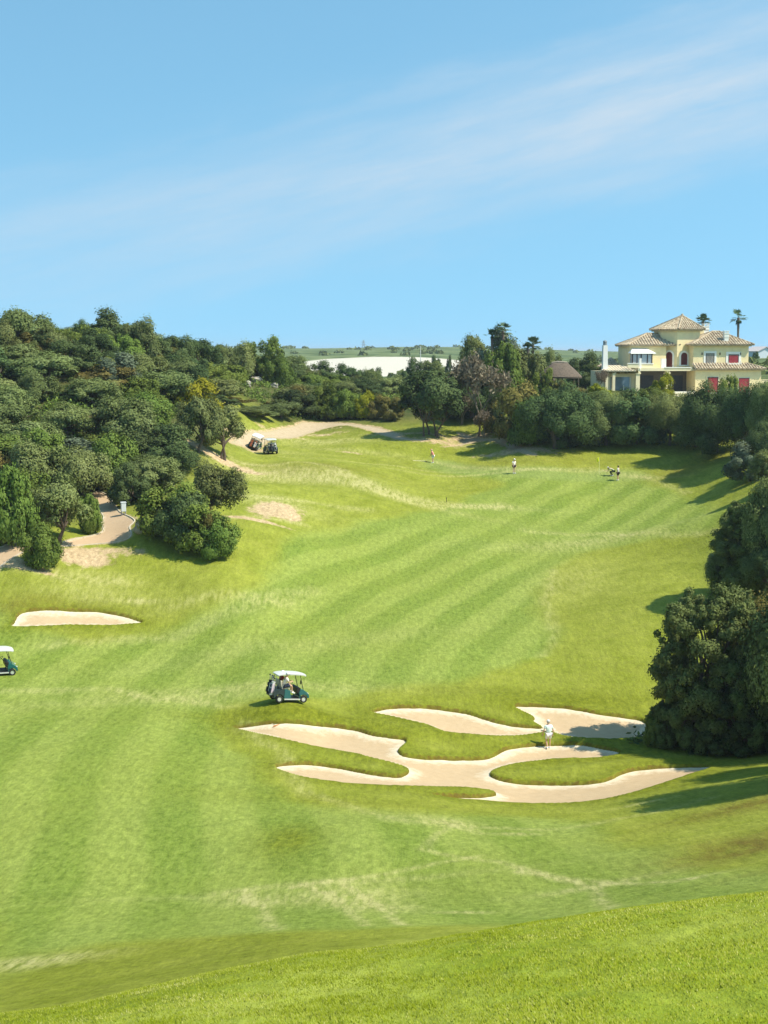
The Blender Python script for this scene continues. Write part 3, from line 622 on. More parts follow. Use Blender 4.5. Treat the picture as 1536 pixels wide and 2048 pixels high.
#protos('neartree', 'dolive', 2, 9.5, 8.5, 130000, .092, nclump=90, lowf=.14)
protos('bigolive', 'olive', 2, 8.0, 9.5, 90000, .115, nclump=100, lowf=.10)
protos('bigholm', 'holm', 2, 7.5, 8.5, 80000, .115, nclump=90, lowf=.08)
protos('bigrust', 'rust', 1, 8.0, 8.5, 80000, .115, nclump=90, lowf=.10)
protos('umbra', 'holm', 1, 6.5, 7.0, 26000, .15, nclump=46, lowf=.20, trunks=4)
protos('treeolive', 'olive', 1, 5.5, 5.5, 15000, .135, nclump=24, lowf=.32, trunks=2)
def lobed_tree(kind, seed, H, W_, nlobe, n, size):
    """tall broad tree whose crown is a heap of separate bushy lobes with gaps between them"""
    rs = np.random.RandomState(seed); L_ = []; tries = 0
    while len(L_) < nlobe and tries < 4000:
        tries += 1; h = rs.uniform(.10, .90); wmax = W_/2*(.95 if h < .55 else .95*math.sqrt(max(.05, 1-((h-.5)/.5)**2))); a = rs.uniform(0, 2*pi); r = rs.uniform(.10, .165)*H*(1.1-.45*h)
        q = np.array([cos(a)*(wmax-r*.75), sin(a)*(wmax-r*.75), h*H])
        if all(np.linalg.norm(q-p_) > .80*(r+r2) for p_, r2 in L_): L_.append((q, r))
    L_.append((np.array([rs.uniform(-.6, .6), rs.uniform(-.6, .6), H*.90]), H*.11)); C_ = []; Nr = []; tn = []; wt = np.array([r*r for _, r in L_]); wt /= wt.sum()
    for (q, r), w_ in zip(L_, wt):
        m_ = int(n*w_); ns = 16; d = rs.randn(ns, 3); d[:, 2] = d[:, 2]*.8+.25; d /= np.linalg.norm(d, axis=1)[:, None]; sc = q+d*r*(.62+.3*rs.rand(ns))[:, None]; sr = r*(.24+.24*rs.rand(ns)); k = rs.randint(0, ns, m_)
        o = rs.randn(m_, 3); o[:, 2] += .25; o /= np.linalg.norm(o, axis=1)[:, None]; rr = np.where(rs.rand(m_) < .10, 1+.5*rs.rand(m_), rs.rand(m_)**.4)[:, None]; p = sc[k]+o*rr*sr[k][:, None]
        C_.append(p); Nr.append(o*.75+(p-q)/r*.5+np.array([0, 0, .25])); tn.append(np.clip(.25*rs.rand()+.3*rs.rand(ns)[k]+.5*rs.rand(m_), 0, 1))
    C_ = np.concatenate(C_); C_[:, 2] = np.maximum(C_[:, 2], .05); V, F_ = leaves(rs, C_, np.concatenate(Nr), size, .5, 1.5); root = empty('tree'); mb = MB(); rd = random.Random(seed)
    for b in ((-.5, 0), (.4, .3), (.1, -.4)):
        mb.tube([(b[0], b[1], -.4), (b[0]*1.3, b[1]*1.3, H*.2), (b[0]*1.8, b[1]*1.8, H*.42)], [.26, .19, .13], 8)
        for q, r in L_[::2]: mb.tube([(b[0]*1.8, b[1]*1.8, H*.36), tuple((q*.55+np.array([0, 0, H*.2])).tolist()), tuple(q.tolist())], [.10, .07, .025], 6)
    mb.build('trunk', BARK, root, True); cr_ = mesh_np('crown', V, F_, LM[kind], root); set_tone(cr_, np.concatenate(tn)); soft(cr_); root['H'] = H; root['W'] = W_; return root
PROTO['lobed'] = [lobed_tree('dolive', 3, 10.0, 8.6, 46, 150000, .10), lobed_tree('dolive', 8, 7.0, 6.5, 30, 90000, .10), lobed_tree('holm', 12, 6.5, 6.5, 26, 80000, .10)]
def bare_tree(seed, H, W_):
    root = empty('tree'); rs = random.Random(seed); tips = []; mb = MB()
    def grow(p, d, l, r, k):
        q = p+d*l; mb.tube([p, (p+q)/2+Vector((rs.uniform(-.05, .05)*l, rs.uniform(-.05, .05)*l, 0)), q], [r, r*.85, r*.65], 5 if k < 4 else 3, False)
        if k > 2: tips.append((q, d))
        if k == 6: return
        for _ in range(rs.choice([2, 3, 3])):
            nd = (d+Vector((rs.uniform(-.75, .75), rs.uniform(-.75, .75), rs.uniform(-.15, .5)))).normalized(); grow(q, nd, l*rs.uniform(.62, .85), r*.62, k+1)
    for _ in range(2): grow(Vector((rs.uniform(-.3, .3), rs.uniform(-.3, .3), -.2)), Vector((rs.uniform(-.3, .3), rs.uniform(-.3, .3), 1)).normalized(), H*.24, .10, 0)
    o = mb.build('trunk', mat('grey_twig_bark', (.20, .16, .12), .9, .25, 8), root)
    rr = np.random.RandomState(seed); C_ = np.repeat(np.array([t_[0][:] for t_ in tips]), 4, 0); C_ = C_+rr.randn(*C_.shape)*.22
    V, F_ = leaves(rr, C_, rr.randn(*C_.shape), .13, 1, 2.6); cr = mesh_np('crown', V, F_, LM['dry'], root); set_tone(cr, rr.rand(len(C_)))
    allz = max(V[:, 2].max(), 1); w_ = np.percentile(np.abs(V[:, :2]), 98)*2
    root['H'] = float(allz); root['W'] = float(w_); return root
PROTO['bare'] = [bare_tree(5, 7, 5), bare_tree(9, 6, 4)]
used = set()
def place(key, x, y, H, W_, rz, label, group, idx=None, z=None, lean=(0, 0), name=None, cat='tree'):
    ps = PROTO[key]; i = (idx if idx is not None else rnd.randrange(len(ps))) % len(ps); p = ps[i]
    if (key, i) in used: o = copy_tree(p)
    else: o = p; used.add((key, i))
    zz = float(land_h(np.array([x]), np.array([y]))[0]) if z is None else z
    o.location = (x, y, zz-.08); o.rotation_euler = (lean[0], lean[1], rz); s = W_/p['W0']; o.scale = (s, s, H/p['H0']); o.name = name or 'tree'
    for k_ in ('H', 'W'):
        if k_ in o: del o[k_]
    return tag(o, label, cat, group)
for ps in PROTO.values():
    for p in ps: p['H0'] = p['H']; p['W0'] = p['W']
rnd = random.Random(4)
def T(px, top, w, base, key, label, group=None, Y=None, idx=None, name=None, cat='tree', lean=(0, 0)):
    """tree by its crown column, crown top row, crown width in photo pixels and its base row (or its distance)"""
    if Y is None: b = P(px, base); x, y = b.x, b.y
    else: q = at(px, 700, Y); x, y = q.x, q.y
    zt = at(px, top, y).z; zb = float(land_h(np.array([x]), np.array([y]))[0]); H = max(.8, zt-zb+.1); W_ = w/FPX*y
    return place(key, x, y, H, W_, rnd.uniform(0, 6.28), label, group, idx, name=name, cat=cat, lean=lean)
G_R = 'trees along the right edge of the fairway'; G_V = 'trees screening the bank below the villa'; G_L = 'trees and bushes of the left hillside wood'; G_M = 'trees in the dip behind the green'
G_C = 'trees clustered beside the thatched hut'
oak, olv, bsh = 'oak_tree', 'olive_tree', 'bush'
# right hand side, near to far
T(1336,1400,84,1492,'lobed','dull green olive bush at the very left of the near right-hand trees',G_R,idx=1,name=olv)
T(1500,1285,180,1500,'lobed','green-topped olive between the rusty tree and the dark oaks on the right',G_R,idx=1,name=olv)
T(1425,1180,262,1490,'lobed','tall dull green olive tree with a domed crown towering beside the right-hand bunker',G_R,idx=0,name=olv)
T(1540,1166,190,1478,'bigrust','tall tree with rusty brown topmost leaves at the right edge beside the domed olive',G_R,idx=0)
T(1378,1350,130,1499,'lobed','lower olive bush bulging towards the sand at the left foot of the tall trees',G_R,idx=1,name=olv)
T(1450,1380,170,1504,'lobed','very dark evergreen oak low in front of the tall olive on the right',G_R,idx=2,name=oak)
T(1545,1310,190,1502,'bigholm','very dark evergreen oak cut off by the right edge above the grass bank',G_R,idx=1,name=oak)
T(1318,1430,60,1492,'green','small leafy shrub nearest the tip of the right-hand bunker',G_R,name=bsh,cat='bush')
T(1640,1150,260,1500,'bigolive','large olive tree standing beyond the right edge behind the dark oak',G_R,idx=1,name=olv)
T(1512,1000,186,1172,'lobed','bushy olive tree jutting over the fairway edge halfway up the right side',G_R,idx=0,name=olv)
T(1565,955,150,1165,'bigolive','taller pale olive tree at the right edge behind the jutting olive',G_R,idx=1,name=olv)
T(1545,1090,120,1190,'bigholm','dark oak filling the right edge between the two big olives',G_R,idx=1,name=oak)
T(1478,1115,96,1194,'green','mid-green bush in the gap between the two big olives on the right',G_R,idx=1,name=bsh,cat='bush')
T(1440,1095,70,1178,'olive','small spreading olive at the fairway edge casting a long shadow to the left',G_R,name=olv)
T(1505,1085,90,1186,'green','green bush in the shade under the jutting olive',G_R,name=bsh,cat='bush')
T(1500,885,90,962,'silver','blue-grey bush at the right edge above the fairway corner',G_R,name=bsh,cat='bush')
T(1545,900,90,975,'olive','olive bush half out of the right edge above the jutting olive',G_R,name=olv)
T(1555,840,120,930,'bigholm','dark oak at the right edge below the villa wall',G_R,name=oak)
place('bigolive', 21.6, 67.0, 8.5, 7.0, 1.0, 'olive tree standing off the right edge whose shadow falls on the brown grass', G_R, name=olv)
place('bigholm', 25.5, 74.0, 8.5, 7.5, 2.0, 'oak standing off the right edge whose shadow reaches the bank behind the sand', G_R, name=oak)
# below the villa
T(1110,771,140,897,'bigholm','broad dark oak with rounded crown left of the villa garden wall',G_V,idx=0,name=oak)
T(1060,796,90,890,'green','mid-green bush at the left foot of the broad rounded oak',G_V,name=bsh,cat='bush')
T(1212,784,110,890,'bigolive','dull olive tree in front of the left chimney end of the villa',G_V,idx=1,name=oak)
T(1272,779,110,888,'holm','dark oak in front of the loggia of the villa',G_V,name=oak)
T(1340,789,110,890,'bigolive','grey-green olive in front of the terrace steps of the villa',G_V,idx=0,name=oak)
T(1168,798,70,892,'holm','small dark oak between the rounded oak and the villa wall',G_V,name=oak)
T(1200,768,56,0,'lime','yellow-green bush beside the low white garden wall',G_V,Y=199,name=bsh,cat='bush')
T(1327,746,46,0,'lime','tall yellow-green shrub in front of the middle column of the villa',G_V,Y=203,name=bsh,cat='bush')
T(1300,775,50,0,'green','green shrub at the foot of the villa loggia',G_V,Y=201,name=bsh,cat='bush')
T(1432,768,130,905,'bigholm','big dark oak in front of the red lower shutters of the villa',G_V,idx=0,name=oak)
T(1458,752,44,0,'green','leafy bush top rising in front of the right-hand villa wing',G_V,Y=198,name=bsh,cat='bush')
T(1495,774,120,915,'bigholm','big dark oak in front of the right corner of the villa',G_V,idx=1,name=oak)
T(1392,808,100,893,'holm','dark oak with its skirt touching the shaded grass right of the flag',G_V,name=oak)
T(1540,761,100,912,'bigolive','olive tree at the right edge by the villa wall',G_V,name=olv)
T(1245,826,70,888,'green','dull green bush at the foot of the oaks below the villa loggia',G_V,name=bsh,cat='bush')
# cluster by the hut
T(868,742,145,872,'umbra','round black-green oak with several trunks beside the dirt track',G_C,name=oak)
T(945,735,120,872,'bigholm','dark oak between the many-trunked oak and the brown thicket',G_C,Y=206,name=oak)
T(955,700,100,872,'bare','leafless pinkish tree behind the round black-green oak',G_C,idx=0,name='bare_tree')
T(922,760,60,872,'bare','thin leafless tree at the edge of the round black-green oak',G_C,Y=203,idx=1,name='bare_tree')
T(1008,688,84,872,'green','tall green tree in the middle of the cluster beside the thatched hut',G_C,Y=205,idx=0)
T(950,672,70,0,'olive','grey-green tree on the skyline behind the pinkish bare tree',G_C,Y=218,name=olv)
T(1000,655,84,0,'silver','tall silvery tree crowning the cluster beside the thatched hut',G_C,Y=214)
T(1046,692,80,0,'olive','loose olive tree below the two palms by the hut',G_C,Y=212,name=olv)
T(1045,768,120,880,'rust','brown thicket in front of the thatched hut',G_C,idx=0,name=bsh,cat='bush')
T(985,800,60,876,'rust','brown bush hanging over the fork of the dirt track',G_C,Y=196,idx=1,name=bsh,cat='bush')
T(1015,815,70,882,'holm','dark bush at the foot of the brown thicket',G_C,Y=193,name=bsh,cat='bush')
T(970,815,50,876,'dry' if False else 'bare','bare grey twigs in the shade beside the dirt track',G_C,Y=195,idx=1,name=bsh,cat='bush')
T(1172,706,72,0,'holm','dark oak between the thatched hut and the villa chimney',G_C,Y=222,name=oak)
T(1198,735,30,0,'bare','small grey leafless tree against the villa side wall',G_C,Y=207,idx=1,name='bare_tree')
T(1102,698,50,0,'olive','pale olive tree behind the ridge of the thatched hut',G_C,Y=228,name=olv)
T(1088,738,50,0,'green','green bush hiding the left half of the thatched hut',G_C,Y=203,name=bsh,cat='bush')
T(1120,762,50,0,'rust','brown bush below the middle of the thatched hut',G_C,Y=203,name=bsh,cat='bush')
T(1150,776,60,0,'rust','reddish low hedge in front of the thatched hut',G_C,Y=202,idx=0,name=bsh,cat='bush')
# dip behind the green
for (px, top, w, Y_, k_, lb) in [
 (612,738,56,238,'olive','olive tree below the left end of the bare pale field'), (652,722,76,246,'holm','dark oak in front of the left part of the bare pale field'),
 (700,728,62,248,'holm','dark oak in front of the middle of the bare pale field'), (742,738,40,250,'olive','small olive in front of the middle of the bare pale field'),
 (752,736,34,258,'holm','small round oak in front of the right part of the bare pale field'), (822,716,56,262,'holm','dark tree at the foot of the thin white mast'),
 (862,722,70,262,'olive','grey tree right of the thin white mast'), (782,752,74,236,'olive','pale olive left of the round black-green oak'),
 (690,758,64,226,'olive','olive standing behind the yellow-green bushes'), (735,760,60,230,'holm','oak standing behind the rust-brown bushes'),
 (650,768,80,212,'green','yellowish green bush behind the crest of the dirt track'), (694,780,64,211,'green','leafy green bush behind the middle of the dirt track'),
 (728,782,50,210,'lime','yellow bush between the green and the brown bushes behind the track'), (752,790,50,209,'rust','rust-brown bush behind the dirt track'),
 (785,795,56,207,'rust','darker brown bush left of the round black-green oak'), (605,772,84,214,'rust','grey-brown bush where the dirt track begins to rise'),
 (560,800,80,206,'olive','low grey olive scrub above the parked carts'), (510,812,76,198,'olive','grey olive scrub left of and above the parked carts'),
 (872,711,26,420,'holm','round dark tree alone at the right end of the bare pale field'), (898,711,14,420,'holm','small round tree beside the lone dark tree on the bare pale field'),
 (905,745,60,250,'olive','olive between the bare pale field and the bare pinkish tree'), (590,712,60,262,'olive','olive on the shoulder of the hill beside the bare pale field')]:
    T(px, top, w, 0, k_, lb, G_M, Y=Y_, name={'olive': olv, 'holm': oak}.get(k_, bsh), cat='tree' if k_ in ('olive', 'holm') else 'bush')
# left hillside: named ones
for (px, top, w, base, Y_, k_, lb) in [
 (45,620,120,0,186,'olive','broad grey olive tree highest at the left end of the skyline'), (5,640,70,0,182,'olive','olive tree on the skyline cut by the left edge of the photo'),
 (98,652,70,0,183,'olive','grey olive sloping down right of the highest skyline olive'), (212,617,110,0,196,'holm','blue-black oak forming the middle peak of the left skyline'),
 (168,640,50,0,193,'holm','small black-green oak on the left shoulder of the skyline peak'), (285,636,92,0,192,'olive','rounded olive just right of the skyline peak'),
 (352,672,72,0,198,'holm','dark oak on the falling skyline right of the rounded olive'), (402,680,80,0,206,'holm','dark low oak halfway down the falling skyline'),
 (448,690,60,0,214,'olive','olive in the notch of the skyline left of the bright green tree'), (484,684,70,0,222,'olive','soft grey-green olive left of the last skyline tree'),
 (528,676,92,0,228,'green','bright green round tree ending the left skyline above the pale field'), (562,712,60,0,226,'green','yellowish green tree below the last skyline tree'),
 (390,757,98,0,180,'lime','mustard yellow bush standing out in the middle of the hillside wood'), (205,715,60,0,182,'lime','small yellow-green bush high in the hillside wood'),
 (150,795,100,0,170,'holm','oak with deep black shade above the bare patch on the hillside'), (90,790,80,0,172,'olive','olive left of the bare patch on the hillside'),
 (447,812,84,918,None,'treeolive','twin-trunked olive in the clearing left of the parked carts'), (398,795,90,905,None,'olive','olive leaning over the clearing with a dark trunk'),
 (250,795,130,0,160,'olive','wide olive right of the bare patch on the hillside'), (335,850,120,0,155,'holm','oak above the clearing in the lower wood'),
 (425,922,120,1035,None,'olive','olive with a bulging right side above the grass slope'), (350,965,140,1082,None,'green','dense broad bush above the pale boulder beside the path'), (415,1020,60,1098,None,'rust','reddish patch of bush in the middle of the wedge on the grass slope'), (372,985,120,1090,None,'holm','dark bush joining the two ends of the wedge on the slope'),
 (395,1008,130,1100,None,'green','glossy green bush in the middle of the wedge on the grass slope'), (432,1042,92,1113,None,'green','lowest tip of the bush wedge reaching down the grass slope'),
 (260,925,90,1008,None,'holm','dark oak behind the pale box beside the path'), (85,1047,84,1133,None,'green','lone green bush standing between the path and the bare dirt'),
 (120,950,122,1086,None,'olive','big olive with a black hollow below it left of the path bend'), (22,935,110,1088,None,'green','vivid green bush at the left edge above the path'),
 (180,990,50,1066,None,'green','leafy bush hugging the inner bend of the path'), (-5,1035,50,1092,None,'olive','small olive bush at the left edge beside the path'),
 (458,835,60,0,186,'green','low green shrub left above the parked carts'), (488,828,70,0,196,'olive','grey scrub spilling down to the start of the dirt track'), (522,822,64,0,200,'olive','pale scrub touching the upper side of the dirt track'),
 (470,800,80,0,199,'rust','brownish scrub under the pale rocks'), (545,800,60,0,207,'rust','dull brown scrub just above the rise of the dirt track'), (440,790,70,0,192,'holm','dark oak between the mustard bush and the pale rocks'), (60,880,140,0,141,'olive','olive above the vivid green bush at the left edge'), (160,895,120,0,143,'olive','tall olive behind the bend of the path'),
 (20,770,110,0,160,'olive','olive on the left edge halfway up the hillside'), (215,870,100,0,150,'green','green tree above the upper end of the path')]:
    T(px, top, w, base, k_, lb, G_L, Y=Y_, name={'olive': olv, 'treeolive': olv, 'holm': oak}.get(k_, bsh), cat='tree' if k_ in ('olive', 'holm', 'treeolive') else 'bush')
# the rest of the hillside wood, crowded crown to crown
LBL = {'olive': 'grey-green olive', 'holm': 'dark evergreen oak', 'green': 'mid-green bushy tree', 'rust': 'brownish scrub bush', 'silver': 'pale silvery bush', 'lime': 'yellow-green bush'}
def proj(x, y, z):
    d = Vector((x, y, z-CZ)); fw = Vector((0, cos(PITCH), -sin(PITCH))); upv = Vector((0, sin(PITCH), cos(PITCH))); k = d.dot(fw)
    return 768+FPX*d.x/k, 1024-FPX*d.dot(upv)/k
rs_ = random.Random(21); Yr = 132.0; pts_ = []
while Yr < 262:
    xx = -.30*Yr + rs_.uniform(0, 4)
    while xx < 12:
        pts_.append((xx+rs_.uniform(-1, 1), Yr+rs_.uniform(-1.6, 1.6))); xx += 4.7+Yr*.006
    Yr += 5.2
PA = np.array(pts_); PZ = land_h(PA[:, 0], PA[:, 1]); pd = path_sd(PA[:, 0], PA[:, 1]); td = track_sd(PA[:, 0], PA[:, 1]); cnt = 0
for (x, y), z, p1, t1 in zip(pts_, PZ, pd, td):
    qx, qy = proj(x, y, z)
    lim = np.interp(y, [120, 134, 140, 150, 160, 168, 180, 195, 206, 212, 240, 262], [120, 150, 330, 350, 330, 340, 380, 440, 500, 620, 740, 860])
    if qx > lim or p1 > -2.2 or t1 > -3.0 or qx < -130: continue
    if abs(qx-160) < 42 and 828 < qy < 856: continue
    if abs(qx-520) < 60 and 760 < qy < 800: continue
    r_ = rs_.random(); k_ = 'olive' if r_ < .44 else 'holm' if r_ < .70 else 'green' if r_ < .90 else 'rust' if r_ < .97 else 'silver'
    H = rs_.uniform(2.6, 4.6)*(1.0 if y < 200 else .85)
    if y > 205 and qx > 420: H = rs_.uniform(2.0, 3.4)
    ztop = at(qx, np.interp(qx, [0, 45, 130, 212, 330, 420, 480, 570, 620, 900], [645, 628, 668, 630, 668, 690, 695, 690, 745, 760]), y).z
    H = min(H, ztop-z)
    if H < 1.2: continue
    zone = 'high on the left hill' if y > 185 else 'halfway up the left hill' if y > 158 else 'low on the left hill above the cart path'
    if y > 205 and qx > 420: zone = 'in the hollow before the pale field'
    place(k_, x, y, H, rs_.uniform(5.0, 7.4), rs_.uniform(0, 6.28), '%s packed %s' % (LBL[k_], zone), 'crowns of the wood ' + zone, name={'olive': olv, 'holm': oak, 'green': 'tree'}.get(k_, bsh), cat='tree' if k_ in ('olive', 'holm', 'green') else 'bush')
    cnt += 1
print('wood trees', cnt)
# undergrowth between the trunks
rs2 = np.random.RandomState(8)
def scatter_under(name, label, zones, n, size, material, hgt=.7):
    C_ = []; tn = []
    for (px, py, rx, ry, wgt) in zones:
        q = P(px, py); m_ = int(n*wgt); nc = max(3, m_//60); cx = q.x+rs2.randn(nc)*rx; cy = q.y+rs2.randn(nc)*ry; k = rs2.randint(0, nc, m_)
        x = cx[k]+rs2.randn(m_)*.45; y = cy[k]+rs2.randn(m_)*.45; ok = (path_sd(x, y) < -.4) & (track_sd(x, y) < -.3) & (bunker_sd(x, y) < -.3)
        x, y = x[ok], y[ok]; qq = np.array([proj(a_, b_, c_)[0] for a_, b_, c_ in zip(x, y, land_h(x, y))]); ok = (qq < np.interp(y, [120, 134, 140, 150, 160, 168, 180, 195, 206, 212, 240, 262], [120, 150, 320, 340, 330, 340, 370, 430, 480, 820, 860, 900])) | (qq > 960) & np.array([sdist(np.array([0.]), np.array([0.]), polys['main'])[0] < 0]*len(x)); x, y = x[ok], y[ok]; z = land_h(x, y)+np.abs(rs2.randn(len(x)))*hgt*.45; C_.append(np.stack([x, y, z], 1)); tn.append(rs2.rand(len(x)))
    C_ = np.concatenate(C_); V, F_ = leaves(rs2, C_, np.tile([0, -.2, .8], (len(C_), 1)), size, .8); o = mesh_np(name, V, F_, material); set_tone(o, np.concatenate(tn)); return tag(o, label, 'undergrowth', kind='stuff')
Z1 = [(60,1000,9,5,.1),(250,960,9,5,.1),(100,880,12,7,.12),(300,880,9,7,.12),(380,830,8,6,.08),(150,780,14,7,.1),(400,760,10,7,.1),(500,790,8,5,.08),(620,790,10,4,.08),(740,800,8,4,.06),(820,810,5,3,.03),(500,830,5,2.5,.03)]
scatter_under('undergrowth', 'dull green scrub filling the gaps between the hillside trees', Z1, 60000, .2, LM['green'], 1.0)
Z2 = [(1120,868,3,1,.15),(1220,858,3,1,.18),(1330,858,3,1,.18),(1440,872,3,1,.17),(1400,1480,1.6,.5,.14),(1510,1485,1.4,.5,.1),(1510,1165,1.2,1,.08)]
scatter_under('undergrowth', 'dark scrub under the oaks on the right and below the villa', Z2, 26000, .2, LM['holm'], .8)
# ---- scrub dotted over the far ridge
rf = np.random.RandomState(31); nb_ = 750; fy = np.exp(rf.uniform(math.log(300), math.log(1500), nb_)); fx = (rf.rand(nb_)*2-1)*.34*fy; okf = (sdist(fx, fy, polys['field']) < -6) & ((fbm(fx/70, fy/120, 3) > -.12) | (fy > 1250)); fx, fy = fx[okf], fy[okf]
fs_ = rf.uniform(1.2, 3.2, len(fx))*np.interp(fy, [300, 1500], [.7, 1.35]); kk = np.repeat(np.arange(len(fx)), 26); o_ = rf.randn(len(kk), 3); o_[:, 2] = np.abs(o_[:, 2]); o_ /= np.linalg.norm(o_, axis=1)[:, None]
Cf = np.stack([fx[kk], fy[kk], land_h(fx, fy)[kk]], 1)+o_*(fs_[kk]*rf.uniform(.6, 1, len(kk)))[:, None]*np.array([1.3, 1.3, .8]); Vf, Ff = leaves(rf, Cf, o_, 1.5, .4)
fb_ = mesh_np('far_scrub', Vf, Ff, LM['olive']); set_tone(fb_, rf.rand(len(kk))); tag(fb_, 'olive green scrub dotted over the distant ridge beyond the pale field', 'scrub', kind='stuff')
# ---- palms
def palm(x, y, ztop, tr_h, fr, label, seed, nfr=34, tr=.16, skirt=0):
    rs = random.Random(seed); zb = ztop-tr_h; root = empty('palm_tree', (x, y, zb), 0, label, 'palm tree', 'palms behind and beside the villa'); mb = MB()
    mb.tube([(0, 0, 0), (.08, 0, tr_h*.35), (.02, .05, tr_h*.7), (0, 0, tr_h)], [tr*1.5, tr*1.05, tr, tr*1.3], 9)
    mb.build('trunk', PBARK, root, True); V = []; tone = []
    for i in range(nfr+skirt):
        az = rs.uniform(0, 2*pi); el = rs.uniform(-.5, 1.35) if i < nfr else rs.uniform(-1.45, -.9); l = fr*rs.uniform(.55, .8)*(1 if i < nfr else .6); d = Vector((cos(az)*cos(el), sin(az)*cos(el), sin(el)))
        p0 = Vector((0, 0, tr_h-.05)); p1 = p0+d*l*.6; side = d.cross(Vector((0, 0, 1))).normalized(); upv = side.cross(d); tn = rs.random()
        V.append([p0-side*.025, p0+side*.025, p1+side*.02, p1-side*.02]); tone.append(tn)
        for k in range(11):
            a = (k/10-.5)*2.5; dd = (d*cos(a)+side*sin(a)+upv*.1).normalized(); ln = l*.62*(1-.28*abs(k-5)/5); q = p1+dd*ln; q.z -= .28*ln*(.4+rs.random()); mid = p1+dd*ln*.55; wv = dd.cross(upv)*.055
            V.append([p1, mid-wv, q, mid+wv]); tone.append(min(1, max(0, tn+rs.uniform(-.25, .25))))
    V = np.array([[v[:] for v in f] for f in V]).reshape(-1, 3); o = mesh_np('fronds', V, np.arange(len(V)).reshape(-1, 4), LM['palm'], root); set_tone(o, tone); return root
def palm_at(px, py, Y, trh, fr, label, seed, **k): q = at(px, py, Y); return palm(q.x, q.y, q.z, trh, fr, label, seed, **k)
palm_at(1406, 643, 226, 8.5, 1.7, 'palm crown peeking over the roof right of the villa tower', 3, nfr=40)
palm_at(1477, 635, 232, 8.5, 2.1, 'slender palm with a bare trunk behind the right wing of the villa', 7, nfr=16, tr=.17, skirt=6)
palm_at(1066, 690, 213, 7.5, 1.9, 'taller palm with a pale trunk standing left of the thatched hut', 5, nfr=34)
palm_at(1056, 697, 212, 6.5, 1.4, 'shorter palm just left of the taller palm by the hut', 12, nfr=26)
palm_at(1006, 662, 213, 8.0, 2.0, 'blue-grey palm rising out of the tree cluster', 15, nfr=30)
palm_at(984, 672, 214, 7.5, 1.6, 'small palm head at the left top of the tree cluster', 19, nfr=22)
# ---- foreground turf blades
rg = np.random.RandomState(3); NB = 300000
yb = 7.2+ (rg.rand(NB)**1.25)*11.5; xb = (rg.rand(NB)*2-1)*(yb*.285+.3)
tuft = fbm(xb/.35, yb/.35, 3); kp_ = rg.rand(NB) < .55+.7*tuft; xb, yb, tuft = xb[kp_], yb[kp_], tuft[kp_]; nb = len(xb); zb_ = land_h(xb, yb)
hb = (.009+.014*rg.rand(nb))*(1+.5*np.clip(tuft, -.4, 1)); la = rg.rand(nb)*2*pi; ll = hb*(.3+.8*rg.rand(nb)); wb = .0028+.004*rg.rand(nb)
tx = xb+np.cos(la)*ll*.8-hb*.5; ty = yb+np.sin(la)*ll*.6
Vb = np.stack([np.stack([xb-wb, yb, zb_-.01], 1), np.stack([xb+wb, yb, zb_-.01], 1), np.stack([tx, ty, zb_+hb], 1)], 1).reshape(-1, 3)
GL = leaf_mat('turf_blade', [(.19, .25, .010), (.28, .345, .022), (.42, .45, .09), (.62, .61, .28)], .0, .3)
gb = mesh_np('grass', Vb, np.arange(3*nb).reshape(-1, 3), GL); nz_ = rg.randn(nb, 3)*.22; nz_[:, 2] = 1; soft(gb, np.repeat(nz_, 3, 0))
set_tone(gb, np.clip(.30+.28*rg.randn(nb)*.8+.35*fbm(xb/1.1+4, yb/1.1, 3), 0, 1)); tag(gb, 'short bright green grass blades on the near slope', 'grass', kind='stuff')
# ================================================================ villa
STU = mat('yellow_stucco', (.84, .69, .39), .85, .07, 1.2, .15); STU2 = mat('cream_stucco', (.78, .68, .44), .85, .06, 1.5, .1)
WHT = mat('white_render', (.84, .81, .74), .8, .05, 2); TRIM = mat('cornice_plaster', (.62, .50, .31), .85, .08, 2)
SHR = mat('red_shutter', (.34, .03, .045), .55, .12, 5); DOORR = mat('dark_red_door', (.12, .02, .02), .5, .15, 6); GRY = mat('grey_shutter', (.26, .24, .22), .6, .1, 6)
DARK = mat('dark_interior', (.03, .035, .045), .6, .3, 2); BRZ = mat('brown_frame', (.05, .035, .03), .5, .1, 4); AWN = mat('awning_canvas', (.82, .80, .74), .8, .04, 3)
GLS = mat('window_glass', (.16, .22, .26), .08, .2, .6, spec=.9)
def tile_mat():
    m = bpy.data.materials.new('clay_roof_tile'); m.use_nodes = True; t = m.node_tree; b = t.nodes['Principled BSDF']; b.inputs['Roughness'].default_value = .85
    tc_ = N(t, 'ShaderNodeTexCoord'); n1_ = N(t, 'ShaderNodeTexNoise', i_Scale=3.0, i_Detail=6.0, i_Roughness=.75); n2_ = N(t, 'ShaderNodeTexNoise', i_Scale=.6, i_Detail=3.0)
    t.links.new(tc_.outputs['Object'], n1_.inputs['Vector']); t.links.new(tc_.outputs['Object'], n2_.inputs['Vector'])
    r = ramp(t, [(.30, (.11, .08, .05)), (.42, (.33, .25, .165)), (.51, (.48, .40, .28)), (.66, (.62, .56, .42))]); t.links.new(n1_.outputs[0], r.inputs[0])
    r2 = ramp(t, [(.35, (.75, .72, .70)), (.65, (1.05, 1.0, .95))]); t.links.new(n2_.outputs[0], r2.inputs[0])
    mx = N(t, 'ShaderNodeMix', data_type='RGBA', blend_type='MULTIPLY'); mx.inputs['Factor'].default_value = 1; t.links.new(r.outputs[0], mx.inputs['A']); t.links.new(r2.outputs[0], mx.inputs['B']); t.links.new(mx.outputs['Result'], b.inputs['Base Color'])
    return m
TILE = tile_mat()
